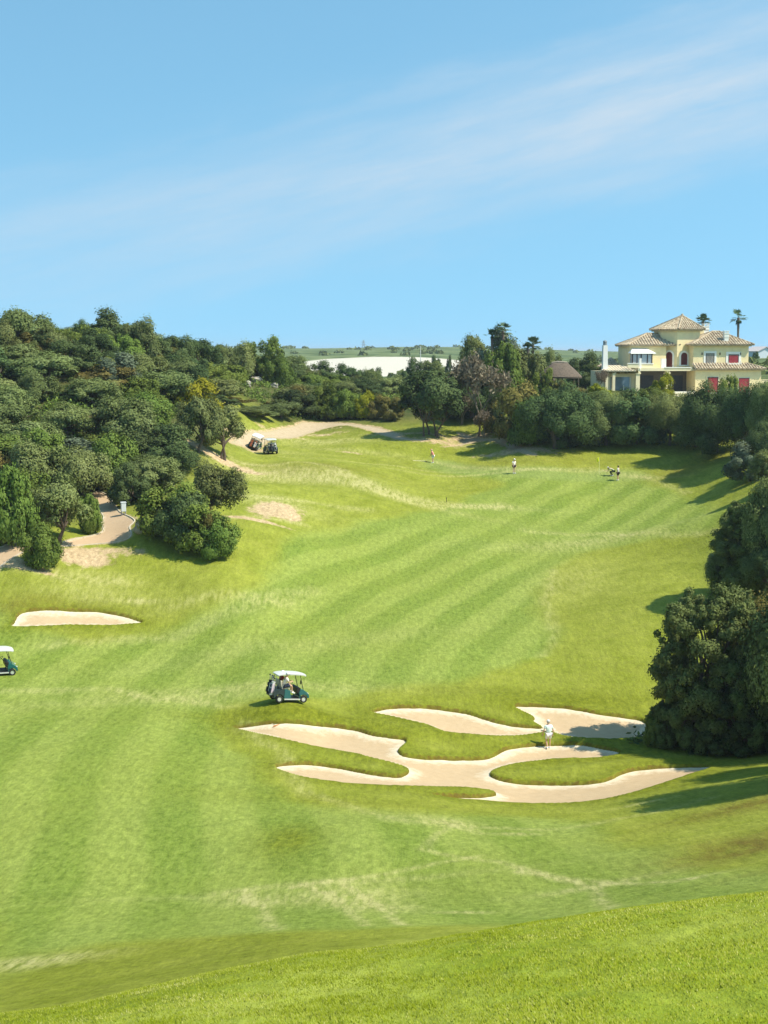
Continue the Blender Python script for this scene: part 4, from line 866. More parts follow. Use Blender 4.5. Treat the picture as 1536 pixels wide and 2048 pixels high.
def roof_plane(mb, pts, pitch=.40, r=.15, th=.10):
    """pts: convex polygon, first edge is the eave. A slab with half-round tile rows running up the slope."""
    pts = [Vector(p) for p in pts]; e = (pts[1]-pts[0]); Lr = e.length; e = e/Lr; nrm = None
    nrm = (pts[1]-pts[0]).cross(pts[2]-pts[0]).normalized()
    if nrm.z < 0: nrm = -nrm
    up = nrm.cross(e); up = up if up.z > 0 else -up
    n = len(pts); mb.add(pts+[p-nrm*th for p in pts], [tuple(range(n)), tuple(range(2*n-1, n-1, -1))]+[(i, i+n, (i+1) % n+n, (i+1) % n) for i in range(n)])
    q2 = [((p-pts[0]).dot(e), (p-pts[0]).dot(up)) for p in pts]; s = pitch/2
    while s < Lr:
        ys = []
        for i in range(n):
            (x0, y0), (x1, y1) = q2[i], q2[(i+1) % n]
            if (x0-s)*(x1-s) <= 0 and abs(x1-x0) > 1e-9: ys.append(y0+(y1-y0)*(s-x0)/(x1-x0))
        if len(ys) >= 2 and max(ys)-min(ys) > .15:
            a, b = min(ys), max(ys); k = max(1, int((b-a)/.9)); prof = [(cos(t_)*r, sin(t_)*r*.9) for t_ in (0, .8, 1.57, 2.34, pi)]
            for j in range(k):
                a0 = a+(b-a)*j/k; b0 = a+(b-a)*(j+1)/k; lift = .025
                vs = [pts[0]+e*(s+u_)+up*a0+nrm*(v_+lift) for u_, v_ in prof]+[pts[0]+e*(s+u_*.9)+up*b0+nrm*v_*.9 for u_, v_ in prof]
                mb.add(vs, [(i, i+1, i+6, i+5) for i in range(4)]+[(4, 3, 2, 1, 0)])
        s += pitch
def ridge(mb, a, b, r=.17): mb.tube([a, b], r, 8)
VX, VY = (1140-768)/FPX*210, 210.0; VZ = at(1140, 785.5, 210).z
KS = (1.04, 1, 1.02)
villa = empty('villa', (VX, VY, VZ), R(9), 'yellow two-storey villa with tiled roofs, a tower and red shutters above the oaks', 'villa'); villa.scale = KS
def vb(name, boxes, m, parent=villa, bevel=0):
    mb = MB()
    for a, b in boxes: mb.b2(a, b)
    return mb.build(name, m, parent, bevel=bevel)
# walls
w = MB(); w.b2((17.75, 0, -2.5), (27.3, 8, 3.02)); w.b2((17.8, 1.15, 3.02), (25.85, 8.5, 6.42)); w.build('right_wing_wall' if False else 'wall', STU, villa)
w = MB(); w.prism([(14.3, 4.7), (16.0, 2.75), (19.5, 3.3), (19.5, 7.8), (14.3, 7.8)], 'z', 3.0, 8.75); w.build('tower_wall', STU, villa)
w = MB(); w.b2((9.3, 3.3, 3.0), (14.6, 8.5, 6.4)); w.build('wall', STU, villa)
w = MB(); w.b2((4.55, .6, -2.5), (4.8, 6, 3.0)); w.b2((4.8, 1.6, -2.5), (6.1, 2.0, 3.0)); w.b2((9.05, 1.6, -2.5), (9.75, 2.0, 3.0)); w.b2((6.1, 1.6, 2.15), (9.05, 2.0, 3.0)); w.b2((6.1, 1.6, -2.5), (9.05, 2.0, .15)); w.b2((4.8, 5.6, 0), (9.7, 6, 3)); w.build('wall', STU2, villa)
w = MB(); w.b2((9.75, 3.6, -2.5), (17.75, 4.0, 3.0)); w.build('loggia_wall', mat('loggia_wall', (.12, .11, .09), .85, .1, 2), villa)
vb('foundation', [((4.5, 2.0, -2.6), (17.8, 9, -.02))], STU2); vb('terrace_floor', [((-.2, -2.2, -2.4), (17.74, 1.99, -.06)), ((17.74, -2.2, -2.4), (28, -.02, -.3))], STU2)
# cornices
c = MB()
for a, b in [((17.55, .82, 6.42), (26.15, 8.8, 6.62)), ((17.5, -.25, 3.02), (27.55, 1.15, 3.2)), ((9.0, 3.0, 6.4), (14.7, 8.8, 6.58))]: c.b2(a, b)
c.prism([(14.0, 4.6), (15.95, 2.45), (19.8, 3.05), (19.8, 8.1), (14.0, 8.1)], 'z', 8.55, 8.8); c.build('cornice', TRIM, villa)
# roofs
r_ = MB(); z = 8.8; ap = Vector((17.45, 5.0, 10.75)); ev = [(13.75, 4.5), (15.9, 2.1), (20.1, 2.75), (20.1, 8.3), (13.75, 8.3)]
for i in range(5):
    a, b = ev[i], ev[(i+1) % 5]; roof_plane(r_, [(*a, z), (*b, z), ap], .33, .12); ridge(r_, (*a, z+.1), ap+Vector((0, 0, .08)), .12)
r_.sphere(ap+Vector((0, 0, .15)), .2, 8, 6); r_.build('tower_roof', TILE, villa)
def hip(mb, x0, y0, x1, y1, z0, z1, ra, rb):
    A, B, C_, D = (x0, y0, z0), (x1, y0, z0), (x1, y1, z0), (x0, y1, z0); ym = (y0+y1)/2; P0 = (ra, ym, z1); P1 = (rb, ym, z1)
    roof_plane(mb, [A, B, P1, P0]); roof_plane(mb, [C_, D, P0, P1]); roof_plane(mb, [D, A, P0]); roof_plane(mb, [B, C_, P1])
    for a, b in ((A, P0), (D, P0), (B, P1), (C_, P1), (P0, P1)): ridge(mb, (a[0], a[1], a[2]+.08), (b[0], b[1], b[2]+.08), .12)
r_ = MB(); hip(r_, 17.25, .55, 26.45, 9.0, 6.63, 8.5, 21.9, 22.9); r_.build('roof', TILE, villa)
r_ = MB(); hip(r_, 8.95, 2.8, 16.5, 9.0, 6.58, 8.2, 12.6, 14.6); r_.build('roof', TILE, villa)
r_ = MB(); roof_plane(r_, [(17.6, -.5, 3.22), (27.9, -.5, 3.22), (25.5, 1.14, 4.05), (17.6, 1.14, 4.05)]); roof_plane(r_, [(27.9, -.5, 3.22), (27.9, 8.5, 3.22), (25.5, 7, 4.05), (25.5, 1.14, 4.05)]); ridge(r_, (27.9, -.5, 3.3), (25.5, 1.14, 4.12), .11); r_.build('lean_to_roof', TILE, villa)
r_ = MB(); roof_plane(r_, [(4.4, .1, 3.02), (9.3, .1, 3.02), (8.4, 3.2, 3.75), (5.3, 3.2, 3.75)], .4, .1); r_.build('porch_roof', mat('pale_roof', (.66, .56, .40), .85, .12, 3), villa)
r_ = MB(); roof_plane(r_, [(5.5, 6.2, 3.6), (9.0, 6.2, 3.6), (8.4, 9, 4.9)], .4, .1); r_.build('roof', TILE, villa)
# terrace slab, parapets, columns
vb('terrace_slab', [((9.7, .5, 2.98), (17.6, 3.3, 3.4))], STU2)
vb('terrace_edge', [((13.5, .42, 3.4), (17.3, .7, 3.52)), ((9.9, .42, 3.0), (10.0, .5, 3.35))], WHT)
vb('parapet', [((8.2, .5, 3.42), (9.7, .75, 3.98)), ((10.2, 1.0, 3.4), (12.0, 1.2, 3.92))], STU2)
vb('parapet_coping', [((8.15, .44, 3.98), (9.75, .81, 4.08)), ((10.15, .94, 3.92), (12.05, 1.26, 4.05))], WHT)
vb('chimney_post', [((9.95, .8, 3.4), (10.25, 1.1, 4.75))], WHT); vb('pillar_cap', [((13.5, 2.0, 3.4), (14.2, 2.35, 4.7))], WHT)
for (x0, x1, y0) in [(9.35, 9.95, .45), (13.7, 14.25, .6)]:
    cm_ = MB(); cm_.b2((x0, y0, -2.4), (x1, y0+.5, 2.55)); cm_.b2((x0-.12, y0-.1, 2.55), (x1+.12, y0+.6, 2.75)); cm_.b2((x0-.04, y0, 2.75), (x1+.04, y0+.5, 2.98)); cm_.build('column', STU2, villa, bevel=.02)
for x0 in (5.0, 6.0):
    cm_ = MB(); cm_.b2((x0, .3, -2.4), (x0+.38, .7, 2.65)); cm_.b2((x0-.08, .22, 2.65), (x0+.46, .78, 2.8)); cm_.build('column', STU2, villa)
pg = MB(); pg.b2((4.6, .35, 2.8), (9.4, .6, 3.0))
for i in range(9): pg.b2((4.9+i*.52, .3, 2.62), (5.05+i*.52, 2.0, 2.8))
pg.build('pergola', mat('pergola_wood', (.42, .33, .20), .8, .2, 6), villa)
rsv = np.random.RandomState(6); Cv = np.stack([4.6+rsv.rand(1400)*5.0, .15+rsv.rand(1400)*.5, 2.75+rsv.rand(1400)*.28], 1); Vv, Fv = leaves(rsv, Cv, np.tile([0, -.6, .5], (1400, 1)), .13)
vine = mesh_np('vine', Vv, Fv, LM['rust'], villa); set_tone(vine, rsv.rand(1400))
# openings
def window(x0, x1, z0, z1, y, shutter, sur=.28, split=False, arch=False, name='window', reveal=.12):
    fr = MB(); s = sur
    fr.b2((x0-s, y-.05, z0-(.08 if sur else 0)), (x0, y+.02, z1+s)); fr.b2((x1, y-.05, z0-.08), (x1+s, y+.02, z1+s)); fr.b2((x0, y-.05, z1), (x1, y+.02, z1+s)); fr.b2((x0-s-.08, y-.16, z0-.2), (x1+s+.08, y+.02, z0-.08))
    o = fr.build(name, WHT, villa)
    fm = MB(); t_ = .07
    for a, b in [((x0, y-.07, z0-.08), (x0+t_, y+.01, z1)), ((x1-t_, y-.07, z0-.08), (x1, y+.01, z1)), ((x0+t_, y-.07, z1-t_), (x1-t_, y+.01, z1))]: fm.b2(a, b)
    fm.build('frame', BRZ, o); sh = MB(); n = 2 if split else 1; wd = (x1-x0-2*t_)/n
    for k in range(n):
        a = x0+t_+k*wd+.012; b = x0+t_+(k+1)*wd-.012-(0.03 if split else 0); zz = z0-.06
        while zz < z1-t_-.05: sh.b2((a, y-.045, zz), (b, y-.005, zz+.085)); zz += .10
    sh.build('shutter', shutter, o); return o
window(19.6, 20.85, 4.1, 5.45, 1.14, GRY, .3, True); window(22.9, 24.4, 4.15, 5.3, 1.14, SHR, .35)
window(19.5, 21.05, .0, 2.12, -.01, SHR, .04); window(24.05, 25.6, .0, 1.98, -.01, SHR, .04)
vb('balcony_rail', [((22.6, .55, 3.9), (24.6, .67, 4.0)), ((22.6, .55, 4.0), (22.68, .67, 4.4)), ((24.5, .55, 3.9), (24.6, .67, 4.3))], WHT)
def arch_open(cx, z0, z1, w_, origin, ang, name, m, door):
    """arched opening with white surround on a wall with the given local direction"""
    o = empty(name); o.parent = villa; o.location = origin; o.rotation_euler = (0, 0, ang); hw = w_/2; zs = z1-hw
    outer = [(-hw-.25, z0)]+[(-(hw+.25)*cos(k*pi/10), zs+(hw+.25)*sin(k*pi/10)) for k in range(11)]+[(hw+.25, z0)]
    inner = [(-hw, z0)]+[(-hw*cos(k*pi/10), zs+hw*sin(k*pi/10)) for k in range(11)]+[(hw, z0)]
    sm_ = MB()
    for i in range(12): sm_.prism([outer[i], outer[i+1], inner[i+1], inner[i]], 'y', -.06, .03)
    if not door: sm_.b2((-hw-.3, -.14, z0-.14), (hw+.3, .03, z0))
    sm_.build('surround', WHT, o); dm = MB(); dm.prism(inner, 'y', -.02, .02); dm.build('door_leaf' if door else 'shutter', m, o); rr = MB(); rr.b2((-.025, -.045, z0+.05), (.025, -.021, z1-.1)); rr.build('centre_bar', BRZ, o); return o
aL = math.atan2(2.75-4.7, 16.0-14.3); aR = math.atan2(3.3-2.75, 19.5-16.0)
arch_open(0, .0, 2.2, 1.05, (15.2, 4.7+(15.2-14.3)*math.tan(aL)-.01, 3.45), aL, 'arched_door', DOORR, True)
arch_open(0, .35, 2.1, 1.0, (17.1, 2.75+(17.1-16.0)*math.tan(aR)-.01, 3.45), aR, 'arched_window', DOORR, False)
# bay window with awning-like canopy
bw = empty('bay_window'); bw.parent = villa; bw.location = (.75, 0, 0)
vb('bay_base', [((8.55, 2.2, 3.4), (11.65, 3.29, 3.75))], WHT, bw)
g_ = MB(); g_.b2((8.65, 2.3, 3.75), (11.55, 3.29, 5.3)); g_.build('pane', mat('curtained_glass', (.38, .42, .45), .2, .12, 1.5, spec=.8), bw)
f_ = MB()
for x in (8.6, 9.25, 9.85, 10.75, 11.4): f_.b2((x, 2.24, 3.75), (x+.14, 2.36, 5.35))
f_.b2((8.58, 2.22, 5.3), (11.6, 2.4, 5.42)); f_.build('frame', BRZ, bw)
a_ = MB(); a_.add([(8.3, 1.9, 5.45), (11.95, 1.9, 5.45), (11.0, 3.28, 6.15), (8.9, 3.28, 6.15), (8.3, 3.28, 5.45), (11.95, 3.28, 5.45), (8.3, 1.9, 5.38), (11.95, 1.9, 5.38)], [(0, 1, 2, 3), (0, 3, 4), (1, 5, 2), (6, 7, 1, 0)]); a_.build('canopy', AWN, bw)
# loggia back: glazing
g_ = MB(); g_.b2((10.3, 3.52, 0), (12.9, 3.59, 2.3)); g_.b2((14.7, 3.52, 0), (17.2, 3.59, 2.3)); g_.build('glass_door', DARK, villa)
vb('door_jamb', [((15.45, 3.44, .6), (15.6, 3.52, 2.0))], WHT)
pn = MB(); pn.b2((6.12, 1.75, .17), (9.03, 1.8, 2.13)); pn.build('picture_window', GLS, villa); vb('window_bar', [((8.0, 1.66, .15), (8.07, 1.74, 1.0)), ((8.85, 1.66, .15), (9.03, 1.74, 2.1))], WHT)
# chimneys
def chimney(x, y, z0, z1, w_, cap, mt=WHT):
    o = MB().b2((x, y, z0), (x+w_, y+w_, z1)).build('chimney', mt, villa)
    k = MB(); k.b2((x-.07, y-.07, z1-.45), (x+w_+.07, y+w_+.07, z1-.35)); k.b2((x-.07, y-.07, z1), (x+w_+.07, y+w_+.07, z1+.08))
    for dx in (0, w_-.12):
        for dy in (0, w_-.12): k.b2((x+dx, y+dy, z1+.08), (x+dx+.12, y+dy+.12, z1+.32))
    k.b2((x-.07, y-.07, z1+.32), (x+w_+.07, y+w_+.07, z1+.42)); k.build('chimney_cap', WHT if cap else GRY, o); return o
chimney(22.45, 1.6, 6.7, 8.2, .62, True); chimney(21.4, 7.0, 6, 9.3, .8, True)
MB().b2((20.2, 6.6, 5.5), (21.3, 8.0, 9.1)).build('stair_turret', STU, villa)
ch = MB(); ch.add([(4.75, 1.0, -2.4), (5.65, 1.0, -2.4), (5.65, 1.8, -2.4), (4.75, 1.8, -2.4), (4.85, 1.0, 6.55), (5.45, 1.0, 6.55), (5.45, 1.6, 6.55), (4.85, 1.6, 6.55)], [(0, 1, 5, 4), (1, 2, 6, 5), (2, 3, 7, 6), (3, 0, 4, 7), (4, 5, 6, 7)]); cho = ch.build('chimney', WHT, villa)
ck = MB(); ck.cyl((5.15, 1.3, 6.75), (0, 0, 1), .26, .4, 12); ck.sphere((5.15, 1.3, 7.05), (.3, .3, .22), 10, 6); ck.build('cowl', mat('zinc', (.25, .28, .30), .5, .2, 8, metal=.3), cho)
for x in (19.0, 21.6, 24.6): MB().b2((x, 1.02, 5.2), (x+.1, 1.14, 5.55)).build('wall_lamp', BRZ, villa)
# garden walls (white) in front of and beside the villa
def wall_seg(name, p0, p1, h, th, z, label, m=WHT):
    a = Vector(p0); b = Vector(p1); d = b-a; L0 = d.length; o = empty(name, (a.x, a.y, z), math.atan2(d.y, d.x), label, 'garden wall', 'white walls round the villa terrace')
    MB().b2((0, -th/2, -2.0), (L0, th/2, h)).build('wall', m, o); MB().b2((-.05, -th/2-.05, h), (L0+.05, th/2+.05, h+.08)).build('coping', m, o); return o
def vpt(x, y): q = villa.matrix_basis @ Vector((x, y, 0)) if False else Vector((VX+x*cos(R(9))-y*sin(R(9)), VY+x*sin(R(9))+y*cos(R(9)))); return (q.x, q.y)
wall_seg('garden_wall', vpt(.3, -2.4), vpt(5.2, -2.2), -.35, .25, VZ, 'low white wall in front of the thatched hut and the villa chimney')
wall_seg('garden_wall', vpt(14.3, -1.2), vpt(17.9, -1.2), .05, .3, VZ, 'white terrace wall under the dark loggia opening')
wall_seg('garden_wall', vpt(14.8, -2.4), vpt(17.6, -2.4), -.55, .3, VZ, 'lower white step wall just below the terrace wall')
wall_seg('garden_wall', vpt(27.4, 1.5), vpt(33, 1.5), 1.7, .25, VZ, 'plain cream boundary wall running off the right edge from the villa', STU2)
# outlying pale house on the far slope
q = at(1548, 716, 400); fh = empty('house', (q.x, q.y, q.z-.3), R(12), 'small pale grey gabled house on the far slope at the right edge', 'house')
FHW = mat('bluish_white_wall', (.62, .66, .70), .8, .04, 2)
m_ = MB(); m_.prism([(-4.6, 0), (0.0, 0), (0.0, 2.0), (-2.3, 3.1), (-4.6, 2.0)], 'y', 0, 8); m_.b2((0, .8, 0), (7, 7, 1.9)); m_.build('wall', FHW, fh)
m_ = MB(); m_.prism([(-4.9, 1.95), (-2.3, 3.2), (.3, 1.95), (.3, 2.12), (-2.3, 3.4), (-4.9, 2.12)], 'y', -.3, 8.2); m_.add([(0.05, .4, 1.9), (7.3, .4, 1.9), (7.3, 4, 3.1), (0.05, 4, 3.1), (0.05, 7.5, 1.9), (7.3, 7.5, 1.9)], [(0, 1, 2, 3), (3, 2, 5, 4), (1, 5, 2)]); m_.build('roof', mat('pinkish_roof', (.55, .48, .46), .85, .08, 2), fh)
MB().b2((2.0, .74, .4), (3.1, .8, 1.4)).build('window', DARK, fh)
T(1512, 703, 14, 0, 'holm', 'tiny dark bush against the pale far house', 'trees screening the bank below the villa', Y=396, name='bush', cat='bush')
# thatched hut
hx = at(1119, 785, 206); hz = at(1119, 783, 206).z
hut = empty('thatched_hut', (hx.x, hx.y, hz), R(5), 'open garden hut under a wide grey thatched roof left of the villa', 'hut')
THT = mat('thatch', (.12, .09, .065), .95, .4, 5, .8, detail=8)
th = MB(); e0 = 2.0; L1, L2 = 3.2, 1.6
prof = [(0, -L1, e0), (1, L1, e0)]
def ring(sx, sy, z_): return [(sx*cos(k*2*pi/20), sy*sin(k*2*pi/20), z_) for k in range(20)]
rings = [ring(3.1, 2.4, 1.85), ring(3.15, 2.45, 2.05), ring(2.6, 1.95, 2.62), ring(1.9, 1.2, 3.25), ring(1.25, .45, 3.8), ring(1.1, .12, 3.98)]
for j in range(5): th.add(rings[j]+rings[j+1], [(k, (k+1) % 20, 20+(k+1) % 20, 20+k) for k in range(20)])
th.add(rings[5], [tuple(range(20))]); th.add(rings[0]+ring(2.3, 1.7, 2.2), [(k, (k+1) % 20, 20+(k+1) % 20, 20+k) for k in range(20)])
th.build('thatched_roof', THT, hut, True)
rr_ = MB(); rr_.tube([(-1.15, 0, 3.95), (-.4, 0, 4.08), (.5, 0, 4.05), (1.15, 0, 3.98)], [.12, .15, .15, .1], 8); rr_.build('ridge_cap', mat('ridge_thatch', (.26, .22, .17), .95, .3, 5), hut)
for x, y in [(-2.3, -1.5), (2.3, -1.5), (-2.3, 1.5), (2.3, 1.5), (0, -1.9)]: MB().tube([(x, y, -.8), (x, y, 2.15)], .09, 8).build('post', BARK, hut)
MB().b2((-2.2, 1.3, -.3), (2.2, 1.45, 1.0)).build('back_rail', BARK, hut); MB().b2((-.9, -.4, 0), (.9, .3, .75)).build('table', STU2, hut)
q = at(1068, 775, 212); h2 = empty('thatched_hut', (q.x+.9, q.y+1, hz-.2), R(-20), 'smaller thatched roof with a spike half hidden by bushes left of the open hut', 'hut')
s_ = MB(); s_.tube([(0, 0, 1.6), (0, 0, 1.8), (0, 0, 3.3)], [2.2, 2.2, .1], 16); s_.build('thatched_roof', THT, h2); MB().tube([(0, 0, 3.2), (0, 0, 4.2)], .06, 6).build('finial', BRZ, h2)
for x, y in [(-1.3, -1), (1.3, -1), (1.3, 1), (-1.3, 1)]: MB().tube([(x, y, -.6), (x, y, 1.7)], .08, 8).build('post', BARK, h2)
# thin white mast and far pylon
q = at(841, 752, 262); top = at(842, 692, 262)
ms = empty('mast', (q.x, q.y, q.z-2), 0, 'thin white mast standing before the right end of the bare pale field', 'mast')
MB().tube([(0, 0, 0), (0, 0, top.z-q.z+2)], [.09, .05], 6).build('pole', WHT, ms); MB().b2((-.16, -.16, 0), (.16, .16, .5)).build('foot', GRY, ms)
q = at(727, 697, 1420); py_ = empty('pylon', (q.x, q.y, q.z-6), R(20), 'tiny lattice power pylon on the far ridge under the open sky', 'pylon'); m_ = MB(); Hh = 14
for sx in (-1, 1):
    for sy in (-1, 1): m_.tube([(2*sx, 2*sy, 0), (.4*sx, .4*sy, Hh)], .12, 4)
for k in range(5):
    z0 = k*2.6; w0 = 2-1.6*z0/Hh; w1 = 2-1.6*(z0+2.6)/Hh
    for s in (-1, 1): m_.tube([(-w0, s*w0, z0), (w1, s*w1, z0+2.6)], .07, 4); m_.tube([(w0, s*w0, z0), (-w1, s*w1, z0+2.6)], .07, 4)
m_.build('lattice', GRY, py_); a_ = MB()
for z0 in (9.5, 12): a_.box((0, 0, z0), (6, .2, .2))
a_.build('crossarm', GRY, py_)
# ================================================================ people
SKIN = mat('skin', (.55, .33, .22), .55, .06, 8); SHOE = mat('white_shoe', (.75, .74, .7), .6, .05, 5)
def skinned(name, nodes, edges, root, m, parent, sub=1):
    ks = list(nodes); me = bpy.data.meshes.new(name); me.from_pydata([nodes[k][0] for k in ks], [(ks.index(a), ks.index(b)) for a, b in edges], []); me.update()
    o = bpy.data.objects.new(name, me); COL.objects.link(o); o.parent = parent
    sm = o.modifiers.new('skin', 'SKIN'); sm.use_smooth_shade = True; sl_ = me.skin_vertices[0].data
    for i, k in enumerate(ks):
        r = nodes[k][1]; r = r if hasattr(r, '__len__') else (r, r); sl_[i].radius = r; sl_[i].use_root = (k == root)
    su = o.modifiers.new('sub', 'SUBSURF'); su.levels = sub; su.render_levels = sub
    me.materials.append(m); return o
STAND = dict(pelvis=(0, 0, .94), waist=(0, 0, 1.08), chest=(0, .0, 1.30), neck=(0, 0, 1.47), chin=(0, .01, 1.53), head=(0, .015, 1.63), crown=(0, .0, 1.72),
 hipR=(.10, 0, .90), kneeR=(.11, .02, .49), ankR=(.12, 0, .09), toeR=(.13, .17, .03), hipL=(-.10, 0, .90), kneeL=(-.11, .02, .49), ankL=(-.12, 0, .09), toeL=(-.13, .17, .03),
 shR=(.19, 0, 1.41), elR=(.24, -.02, 1.13), wrR=(.25, .06, .88), shL=(-.19, 0, 1.41), elL=(-.24, -.02, 1.13), wrL=(-.25, .06, .88))
RAD = dict(pelvis=(.155, .115), waist=(.135, .10), chest=(.165, .115), neck=.055, chin=.062, head=.088, crown=.07, hipR=.095, kneeR=.058, ankR=.04, toeR=.04, hipL=.095, kneeL=.058, ankL=.04, toeL=.04,
 shR=.058, elR=.042, wrR=.028, shL=.058, elL=.042, wrL=.028)
def person(loc, rz, pose, label, top, bottom, long_legs=False, hat=None, hair=None, skirt=False, group='golfers on the course', scale=1.0, seated=False):
    J = {k: Vector(v) for k, v in STAND.items()}
    for k, v in pose.items(): J[k] = Vector(v)
    root = empty('person', loc, rz, label, 'person', group); root.scale = (scale,)*3
    nodes = {k: (J[k], RAD[k]) for k in J}; E = [('pelvis', 'waist'), ('waist', 'chest'), ('chest', 'neck'), ('neck', 'chin'), ('chin', 'head'), ('head', 'crown')]
    for s in 'RL':
        E += [('pelvis', 'hip'+s), ('hip'+s, 'knee'+s), ('knee'+s, 'ank'+s), ('ank'+s, 'toe'+s), ('chest', 'sh'+s), ('sh'+s, 'el'+s), ('el'+s, 'wr'+s)]
        d = (J['wr'+s]-J['el'+s]).normalized(); side = d.cross(Vector((0, 0, 1)) if abs(d.z) < .9 else Vector((0, 1, 0))).normalized(); palm_ = J['wr'+s]+d*.08; nodes['pa'+s] = (palm_, (.038, .018)); E.append(('wr'+s, 'pa'+s))
        cur = d.cross(side)
        for i in range(4):
            b = palm_+side*(-.030+.020*i)+d*.01; m1 = b+d*.035+cur*.01; m2 = m1+d*(.022+.006*(i in (1, 2)))+cur*.022
            for t_, p_ in (('a', b), ('b', m1), ('c', m2)): nodes['f%s%d%s' % (s, i, t_)] = (p_, .0085)
            E += [('pa'+s, 'f%s%da' % (s, i)), ('f%s%da' % (s, i), 'f%s%db' % (s, i)), ('f%s%db' % (s, i), 'f%s%dc' % (s, i))]
        tb = J['wr'+s]+d*.03-side*.035; nodes['t'+s] = (tb, .011); nodes['u'+s] = (tb+d*.035-side*.015+cur*.01, .010); E += [('wr'+s, 't'+s), ('t'+s, 'u'+s)]
    up = (J['crown']-J['chin']).normalized(); f = Vector((0, 1, 0)); f = (f-up*f.dot(up)).normalized(); sd_ = f.cross(up)
    if 'face' in pose: pass
    nodes['nose'] = (J['head']+f*.105-up*.01, .016); E.append(('head', 'nose'))
    nodes['earR'] = (J['head']+sd_*.085, .016); nodes['earL'] = (J['head']-sd_*.085, .016); E += [('head', 'earR'), ('head', 'earL')]
    body = skinned('body', nodes, E, 'pelvis', SKIN, root)
    e_ = MB()
    for s in (-1, 1): e_.sphere(J['head']+f*.083+sd_*.032*s+up*.012, .011, 6, 4)
    e_.build('eyes', BRZ, root)
    # shirt
    g = 1.22; sn = {k: (J[k], tuple(x*g for x in RAD[k]) if hasattr(RAD[k], '__len__') else RAD[k]*1.3) for k in ('pelvis', 'waist', 'chest', 'shR', 'shL')}
    nk = J['chest'].lerp(J['neck'], .72); sn['nk'] = (nk, (.085, .07)); se = [('pelvis', 'waist'), ('waist', 'chest'), ('chest', 'nk'), ('chest', 'shR'), ('chest', 'shL')]
    for s in 'RL': sn['sl'+s] = (J['sh'+s].lerp(J['el'+s], .75), .068); se.append(('sh'+s, 'sl'+s))
    skinned('shirt', sn, se, 'pelvis', top, root)
    lw = .05; pn_ = {'pelvis': (J['pelvis']+Vector((0, 0, .01)), (.185, .142))}; pe = []
    for s in 'RL':
        pn_['h'+s] = (J['hip'+s], .12); pe += [('pelvis', 'h'+s)]
        if long_legs: pn_['k'+s] = (J['knee'+s], .085); pn_['a'+s] = (J['knee'+s].lerp(J['ank'+s], .88), .068); pe += [('h'+s, 'k'+s), ('k'+s, 'a'+s)]
        else: pn_['k'+s] = (J['hip'+s].lerp(J['knee'+s], .55 if skirt else .82), .125 if skirt else .095); pe += [('h'+s, 'k'+s)]
    skinned('skirt' if skirt else ('trousers' if long_legs else 'shorts'), pn_, pe, 'pelvis', bottom, root)
    for s in 'RL':
        d = (J['toe'+s]-J['ank'+s]); sh_ = MB(); sh_.tube([J['ank'+s]+Vector((0, 0, -.02))-d*.25, J['ank'+s]+d*.4-Vector((0, 0, .01)), J['toe'+s]+d*.15], [.052, .055, .040], 10); sh_.build('shoe', SHOE, root, True)
    hc = J['head']+up*.028
    if hair:
        h_ = MB(); h_.sphere(hc-f*.022, (.105, .105, .11), 12, 8); h_.build('hair', hair, root, True)
        if hair is BLOND: MB().tube([hc-f*.09, hc-f*.16-up*.05, hc-f*.15-up*.17], [.035, .04, .012], 8).build('ponytail', hair, root, True)
    if hat:
        h_ = MB(); vs = []
        for j in range(5):
            ph = j*pi/2/4
            for i in range(14):
                t_ = 2*pi*i/14; vs.append(hc+up*(.03+.10*sin(ph))+(f*cos(t_)+sd_*sin(t_))*.113*cos(ph))
        h_.add(vs, [(j*14+i, j*14+(i+1) % 14, (j+1)*14+(i+1) % 14, (j+1)*14+i) for j in range(4) for i in range(14)])
        b0 = hc+up*.035+f*.08; h_.add([b0-sd_*.08, b0+sd_*.08, b0+sd_*.05+f*.10-up*.02, b0-sd_*.05+f*.10-up*.02, b0-sd_*.08+up*.01, b0+sd_*.08+up*.01, b0+sd_*.05+f*.10-up*.01, b0-sd_*.05+f*.10-up*.01], [(0, 1, 2, 3), (4, 7, 6, 5), (0, 3, 7, 4), (1, 5, 6, 2), (3, 2, 6, 7)])
        h_.build('cap', hat, root, True)
    return root, J
def wp(root, v): return Matrix.LocRotScale(root.location, root.rotation_euler, root.scale) @ Vector(v)
CLUBM = mat('club_steel', (.45, .45, .46), .3, .05, 10, metal=.8); GRIP = mat('black_rubber', (.02, .02, .02), .6, .1, 8)
def club(a, b, label, rz=0):
    a, b = Vector(a), Vector(b); o = empty('golf_club', a, 0, label, 'golf club', 'golf clubs in hand'); d = b-a
    MB().tube([(0, 0, 0), d], .007, 6).build('shaft', CLUBM, o); MB().tube([(0, 0, 0), d*.26], .013, 6).build('grip', GRIP, o); MB().box(d+Vector((.04*cos(rz), .04*sin(rz), .015)), (.11, .035, .05), rz).build('club_head', CLUBM, o); return o
CW = lambda n, c_: mat(n, c_, .85, .05, 10)
MINT = CW('pale_mint_cloth', (.66, .78, .74)); WHC = CW('white_cloth', (.70, .70, .67)); PINK = CW('pink_cloth', (.80, .28, .24)); BLK = CW('black_cloth', (.015, .015, .02)); CRM = CW('cream_cloth', (.80, .74, .66)); GRYC = CW('grey_green_cloth', (.42, .46, .30)); OLV = CW('dark_olive_cloth', (.06, .07, .02)); REDC = CW('red_cloth', (.45, .06, .05)); NAVY = CW('navy_cloth', (.02, .03, .06))
BLOND = CW('blond_hair', (.55, .42, .22)); BRN = CW('brown_hair', (.10, .06, .03)); GRH = CW('grey_hair', (.45, .42, .38))
def pland(px, py): q = P(px, py); return q
